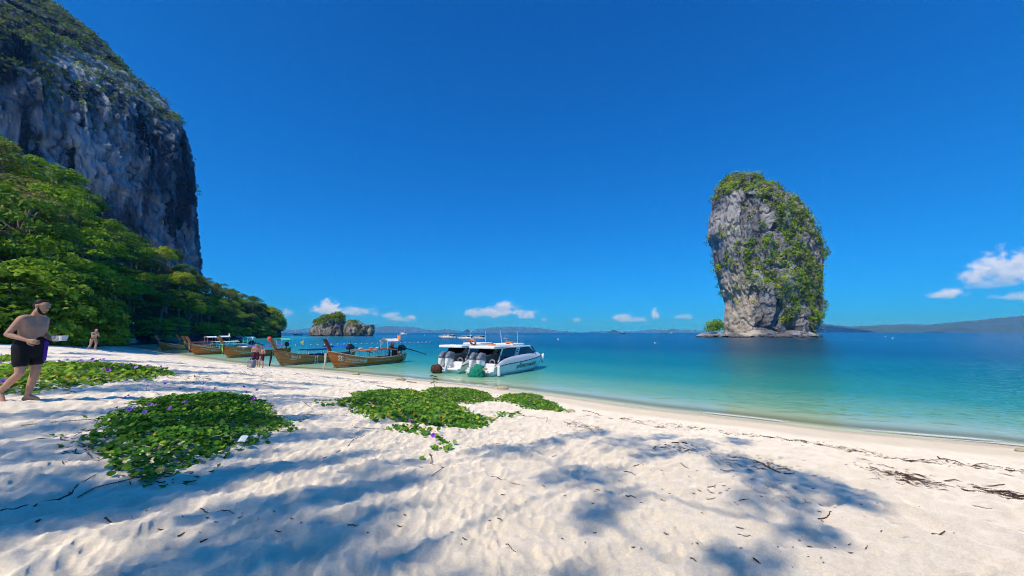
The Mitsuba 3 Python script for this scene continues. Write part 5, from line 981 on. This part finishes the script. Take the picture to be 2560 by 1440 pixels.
def person(base, yaw, label, J, skin, k=1.0, group=None, res=.03, male=True, long_hair=0.0, clothes=(), looks=(1, 0, -.1), crown=(0, 0, 1), hands=None, cat='person'):
    """J: joints in metres in the body's own frame (forward, left, up)"""
    key = thing('person', label, cat, group); M = T().translate(list(map(float, base))).rotate([0, 0, 1], math.degrees(yaw)).scale(float(k)); j = {a: np.array(b, float) for a, b in J.items()}
    sh = 1.0 if male else .86; P = []
    pel, chest, neck = j['pelvis'], j['chest'], j['neck']
    sl, sr, hl, hr = j['ls'], j['rs'], j['lh'], j['rh']; up = (neck - pel) / np.linalg.norm(neck - pel)
    P.append(m3.Manifold.batch_hull([m3.Manifold.sphere(r, 14).translate(list(map(float, p))) for r, p in ((.105, hl), (.105, hr), (.10, pel + up * .10))]))
    waist = pel * .52 + chest * .48; wl = (sl - sr) * .16
    P.append(m3.Manifold.batch_hull([m3.Manifold.sphere(r, 14).translate(list(map(float, p))) for r, p in ((.10, pel + (hl - hr) * .28), (.10, pel - (hl - hr) * .28), (.098 * sh, waist + wl), (.098 * sh, waist - wl))]))
    P.append(m3.Manifold.batch_hull([m3.Manifold.sphere(r, 14).translate(list(map(float, p))) for r, p in ((.098 * sh, waist + wl), (.098 * sh, waist - wl), (.112 * sh, chest + (sl - sr) * .22), (.112 * sh, chest - (sl - sr) * .22), (.062, sl * .85 + neck * .15), (.062, sr * .85 + neck * .15))]))
    P += limb((chest + up * .10, .085), (neck, .058), (j['head'] - up * .03, .054)); P += [m3.Manifold.batch_hull([m3.Manifold.sphere(.05, 12).translate(list(map(float, a))) for a in (neck - up * .03, s * .8 + neck * .2, chest + up * .08)]) for s in (sl, sr)]
    for a in 'lr':
        P += limb((j[a + 's'], .060 * sh), (j[a + 's'] * .45 + j[a + 'e'] * .55, .048 * sh), (j[a + 'e'], .038), (j[a + 'e'] * .7 + j[a + 'w'] * .3, .041 * sh), (j[a + 'w'], .026)); P += limb((j[a + 'h'], .098), (j[a + 'h'] * .5 + j[a + 'k'] * .5, .080), (j[a + 'k'], .056), (j[a + 'k'] * .68 + j[a + 'a'] * .32, .058), (j[a + 'a'], .036)); P += limb((j[a + 'a'] - [0, 0, .01], .036), (j[a + 'a'] * .4 + j[a + 't'] * .6, .032), (j[a + 't'], .024)); 
        heel = j[a + 'a'] + (j[a + 'a'] - j[a + 't']) * [.30, .30, 0]; heel[2] = max(j[a + 't'][2], j[a + 'a'][2] - .055); P += limb((j[a + 'a'], .034), (heel, .028), (j[a + 't'], .022))
        if hands and a in hands: P += hand(j[a + 'w'], *hands[a])
        else: d = j[a + 'w'] - j[a + 'e']; P += hand(j[a + 'w'], d, np.cross(d, [0, 0, 1]) * (1 if a == 'l' else -1) + [1e-3, 0, 0], .5, 1 if a == 'l' else -1)
    if not male: P += [m3.Manifold.batch_hull([m3.Manifold.sphere(.062, 12).translate(list(map(float, chest + (sl - sr) * s + b)))for b in (np.zeros(3), np.cross(sl - sr, up) / np.linalg.norm(sl - sr) * .075 - up * .02)]) for s in (.2, -.2)]
    hd, ax = head(j['head'], looks, crown); P += hd
    put(key + '__body', skinned(P, res), skin, True, M=M); f, l, u = ax; c = j['head']
    put(key + '__hair', hair_cap(c, ax, 1.0, long_hair), 'hair_dark', True, M=M)
    for sd in (1, -1): put(key + '__eye', trimesh.creation.icosphere(1, .008).apply_translation(c + f * .090 + l * sd * .032 + u * .012), 'eye', True, M=M)
    for nm, prs, m, it in clothes: put(f'{key}__{nm}', skinned([x for pr in prs for x in limb(*pr)] if not isinstance(prs[0], m3.Manifold) else prs, .03, it), m, True, M=M)
    return key, M, j
def shorts(j, waist_r=.125, leg=.60, r1=.112, r2=.105, knees='lr'):
    up = np.array([0, 0, 1.0]); S = lambda r, p: m3.Manifold.sphere(r, 16).translate(list(map(float, p))); P = [m3.Manifold.batch_hull([S(waist_r - .005, j['lh'] + up * .03), S(waist_r - .005, j['rh'] + up * .03), S(.108, j['pelvis'] + up * .09 + (j['lh'] - j['rh']) * .3), S(.108, j['pelvis'] + up * .09 - (j['lh'] - j['rh']) * .3)])]
    for a in knees: P += limb((j[a + 'h'], waist_r), (j[a + 'h'] * (1 - leg) + j[a + 'k'] * leg, r2))
    return P
# the bare-chested man walking on the left
J = dict(pelvis=(0, 0, .95), chest=(.01, 0, 1.25), neck=(.03, 0, 1.46), head=(.10, 0, 1.61), ls=(-.03, .175, 1.39), rs=(.03, -.175, 1.39), le=(-.09, .25, 1.13), lw=(.10, .21, 1.045), re=(-.05, -.27, 1.13), rw=(.19, -.19, 1.03),
         lh=(.0, .10, .92), rh=(.0, -.10, .92), lk=(.045, .10, .50), la=(-.03, .10, .085), lt=(.14, .11, .03), rk=(.04, -.10, .48), ra=(-.26, -.10, .17), rt=(-.15, -.11, .035))
g = ground_at(np.array([52.]), np.array([1005.]))[0]; jj = {a: np.array(b) for a, b in J.items()}
man, MM, jm = person(g, 0.0, 'bare-chested bearded man in black swim shorts walking along the beach on the left', J, 'skin_tan', 1.06, res=.018, looks=(.9, .35, -.45), crown=(.35, .1, 1), hands={'l': ((.9, -.1, .15), (.1, -.8, .6), .9, -1), 'r': ((.9, .25, -.25), (.15, .9, -.2), .8, -1)},
    clothes=[('swim_shorts', shorts(jj, .113, .60, .10, .097) + [m3.Manifold.batch_hull([m3.Manifold.sphere(.092, 14).translate([.03, s * .055, u]) for s in (1, -1) for u in (.80, .97)])], 'swim_black', 4)])
put(man + '__side_panel', skinned(limb((jj['lh'] + [.055, .045, .06], .060), (jj['lh'] * .45 + jj['lk'] * .55 + [.045, .035, 0], .056)), .03, 2), 'purple', True, M=MM, label='purple side panel of the shorts')
_, ax = head(jj['head'], (.9, .35, -.45), (.35, .1, 1)); f, l, u = ax
put(man + '__beard', skinned([m3.Manifold.batch_hull([m3.Manifold.sphere(r, 12).translate(list(map(float, jj['head'] + f * a + l * b + u * e))) for r, a, b, e in ((.022, .040, sd * .046, -.062), (.028, .062, 0, -.094), (.014, .020, sd * .062, -.03))]) for sd in (1, -1)], .015, 3), 'hair_dark', True, M=MM)
hp = np.array(MM @ mi.ScalarPoint3f(.195, .20, 1.055)).ravel()
cup = lathe([(.010, 0), (.040, 0), (.045, .008), (.060, .092), (.064, .096), (.061, .098), (.056, .092), (.041, .010), (.004, .010)], 22)
put('cup', cup, 'white_cloth', 40, M=T().translate((hp - [0, 0, .05]).tolist()), label='white plastic tub held in the left hand of the walking man, nearer his body', cat='tub'); put('cup', cup, 'white_cloth', 40, M=T().translate((hp + [.125, .01, -.045]).tolist()), label='white plastic tub held out in front by the walking man, farther from his body', cat='tub')
# woman walking on the far sand
J2 = dict(pelvis=(0, 0, .90), chest=(.06, 0, 1.18), neck=(.10, 0, 1.36), head=(.16, 0, 1.50), ls=(.09, .16, 1.30), rs=(.07, -.16, 1.30), le=(.14, .20, 1.06), lw=(.26, .10, 1.16), re=(.12, -.20, 1.06), rw=(.26, -.10, 1.14), lh=(0, .095, .88), rh=(0, -.095, .88), lk=(.16, .09, .49), la=(.10, .09, .08), lt=(.27, .09, .03), rk=(-.06, -.09, .46), ra=(-.28, -.09, .13), rt=(-.17, -.09, .03))
g = ground_at(np.array([230.]), np.array([876.5]))[0]; d = np.linalg.norm(g[:2]); k2 = 54 / 924 * g[1] / 1.62
jw = {a: np.array(b) for a, b in J2.items()}
def bikini(j): 
    up = np.array([0, 0, 1.0]); f = np.array([1.0, 0, 0]); S = lambda r, p: m3.Manifold.sphere(r, 12).translate(list(map(float, p)))
    return [('bikini_top', [m3.Manifold.batch_hull([S(.072, j['chest'] + (j['ls'] - j['rs']) * s + f * .055 - up * .02), S(.10, j['chest'] + (j['ls'] - j['rs']) * s * .9 - up * .01)]) for s in (.2, -.2)], 'swim_black', 2), ('bikini_bottom', [m3.Manifold.batch_hull([S(.108, j['lh'] + up * .01), S(.108, j['rh'] + up * .01)])], 'swim_black', 2)]
person(g, -.15, 'tanned woman in a dark bikini walking on the far sand left of the boats', J2, 'skin_pale', k2, res=.03, male=False, long_hair=.12, clothes=bikini(jw), looks=(.85, -.1, -.15))
# smaller figure standing behind her
J3 = dict(pelvis=(0, 0, .92), chest=(.01, 0, 1.22), neck=(.02, 0, 1.42), head=(.05, 0, 1.56), ls=(0, .19, 1.36), rs=(0, -.19, 1.36), le=(-.02, .25, 1.10), lw=(.12, .22, .92), re=(-.02, -.25, 1.10), rw=(.12, -.22, .92), lh=(0, .1, .90), rh=(0, -.1, .90), lk=(.03, .13, .48), la=(0, .15, .08), lt=(.15, .17, .03), rk=(.03, -.13, .48), ra=(0, -.15, .08), rt=(.15, -.17, .03))
j3 = {a: np.array(b) for a, b in J3.items()}
g = ground_at(np.array([257.]), np.array([865.5]))[0]; person(g, 1.9, 'small bare-backed figure standing on the sand behind the walking woman', J3, 'skin_pale', 22 / 924 * g[1] / 1.68, clothes=[('swim_shorts', shorts(j3, .12, .5), 'tan_cloth', 3)], looks=(1, 0, -.2))
# couple at the waterline
JC = dict(pelvis=(0, 0, .94), chest=(.0, 0, 1.25), neck=(.03, 0, 1.46), head=(.10, 0, 1.60), ls=(.02, .20, 1.39), rs=(.02, -.20, 1.39), le=(.06, .26, 1.12), lw=(.26, .10, 1.12), re=(.06, -.26, 1.12), rw=(.26, -.08, 1.14), lh=(0, .1, .92), rh=(0, -.1, .92), lk=(.03, .12, .49), la=(0, .14, .08), lt=(.15, .17, .03), rk=(.03, -.12, .49), ra=(0, -.13, .08), rt=(.15, -.16, .03))
jc = {a: np.array(b) for a, b in JC.items()}
g = ground_at(np.array([637.]), np.array([918.]))[0]; person(g, -1.0, 'bare-chested man in dark shorts looking down beside the woman at the waterline', JC, 'skin_tan', 1.0, clothes=[('swim_shorts', shorts(jc, .125, .75, .11, .115), 'shorts_maroon', 3)], looks=(.9, .1, -.6), crown=(.5, 0, 1))
JD = {a: np.array(b) for a, b in JC.items()}; JD['rh'], JD['lh'] = np.array((0, -.09, .90)), np.array((0, .09, .90)); JD['rk'] = np.array((.10, -.09, .48)); JD['ra'] = np.array((.02, -.09, .08)); JD['rt'] = np.array((.17, -.1, .03))
g2 = ground_at(np.array([652.]), np.array([919.]))[0]; person(g2, -1.5, 'woman with folded arms standing with the man at the waterline', JD, 'skin_pale', .95, male=False, clothes=bikini(JD) + [('sarong', shorts(JD, .115, .72, .10, .10, 'l'), 'shorts_maroon', 3)], looks=(.9, .2, -.5), crown=(.4, 0, 1))
bp = thing('backpack', 'grey backpack standing on the sand at the feet of the couple', 'backpack'); gb = ground_at(np.array([628.]), np.array([918.]))[0]
put(bp + '__body', rbox(gb + [-.24, -.16, 0], gb + [.24, .16, .52], .08), 'cowl_grey', 40); put(bp + '__pocket', rbox(gb + [-.17, -.24, .05], gb + [.17, -.12, .28], .05), 'seat_grey', 40); put(bp + '__handle', tube([gb + [.05 * math.cos(a) * 2, 0, .52 + .12 * math.sin(a)] for a in np.linspace(0, np.pi, 8)], .025, 6), 'black_rubber', 40)
# sunbathers
def lying(px, py, yaw, label, skin, male, prop):
    """a person lying on the sand: the standing skeleton laid down, upper body propped by prop"""
    g = ground_at(np.array([float(px)]), np.array([float(py)]))[0]; q = {}
    for a, (x, y, z) in JC.items():
        up = z - .92; q[a] = np.array((up * (math.cos(prop) if up > 0 else 1), y * 1.0, .11 + x * .5 + (up * math.sin(prop) if up > 0 else 0)))
    for a in 'lr': s = 1 if a == 'l' else -1; q[a + 'e'] = q[a + 's'] + [.05, .10 * s, -.22 if prop > .2 else -.06]; q[a + 'w'] = q[a + 'e'] + [.20, -.06 * s, -.04]; q[a + 't'] = q[a + 'a'] + [-.10, .02 * s, .05]
    q['lk'] = q['lk'] + [.05, 0, .14 if prop > .2 else .0]
    person(g, yaw, label, q, skin, 1.0, male=male, long_hair=0 if male else .1, clothes=[('swimwear', [m3.Manifold.batch_hull([m3.Manifold.sphere(.112, 12).translate(list(map(float, q[h] + [.02, 0, .0]))) for h in ('lh', 'rh')])], 'swim_black', 2)], looks=(math.sin(prop) * .5 + .2, 0, 1.0 if prop < .2 else .3), crown=(1, 0, .2))
lying(196, 863, 2.75, 'person propped on their elbows sunbathing on the far sand', 'skin_tan', True, .55); lying(176, 859, 2.95, 'person lying flat sunbathing behind the propped one', 'skin_pale', False, .05)
g = ground_at(np.array([168.]), np.array([861.]))[0]; put('beach_towel', grid_mesh(np.array([[(g[0] + a, g[1] + .3 * b + .6, float(gz(np.array(g[0] + a), np.array(g[1] + .3 * b + .6))) + .03) for b in np.linspace(-2, 2, 6)] for a in np.linspace(-1.2, 1.6, 10)])), 'shorts_maroon', True, label='dark beach towel under the sunbathers', cat='towel')
# boatman under the awning of the nearest longtail boat
JS = dict(pelvis=(0, 0, .14), chest=(.05, 0, .44), neck=(.10, 0, .64), head=(.17, 0, .78), ls=(.07, .19, .57), rs=(.07, -.19, .57), le=(.12, .24, .31), lw=(.34, .18, .24), re=(.12, -.24, .31), rw=(.34, -.18, .24), lh=(.03, .1, .12), rh=(.03, -.1, .12), lk=(.42, .12, .22), la=(.50, .12, -.20), lt=(.62, .13, -.25), rk=(.42, -.12, .22), ra=(.50, -.12, -.20), rt=(.62, -.13, -.25))
p = at(M6, (-3.45, 0, 1.66)); js = {a: np.array(b) for a, b in JS.items()}
person(p, dirv(4.3, 8.3) + .2, 'boatman sitting under the white awning of the nearest longtail boat', JS, 'skin_tan', .92, clothes=[('trousers', limb((js['lh'], .12), (js['lk'], .075)) + limb((js['rh'], .12), (js['rk'], .075)), 'navy', 3), ('shirt', [m3.Manifold.batch_hull([m3.Manifold.sphere(r, 12).translate(list(map(float, q))) for r, q in ((.13, js['pelvis'] + [0, 0, .1]), (.125, js['chest'] + [0, .06, 0]), (.125, js['chest'] - [0, .06, 0]), (.075, js['ls']), (.075, js['rs']))])], 'pink_cloth', 3)])
HAZE = True
# ---------------------------------------------------------------- the air
if HAZE:
    scene['air'] = {'type': 'homogeneous', 'albedo': rgb(.84, .94, .98), 'sigma_t': rgb(1.2e-5, 4.6e-5, 1.05e-4), 'scale': 1.0}
    scene['haze'] = {'type': 'cube', 'bsdf': {'type': 'null'}, 'interior': {'type': 'ref', 'id': 'air'},
                     'to_world': T().translate([0, 0, 196]).scale([14500, 14500, 205])}
    note('haze', 'thin blue sea haze over the whole bay', kind='stuff')
else:
    scene['camera'].pop('medium')
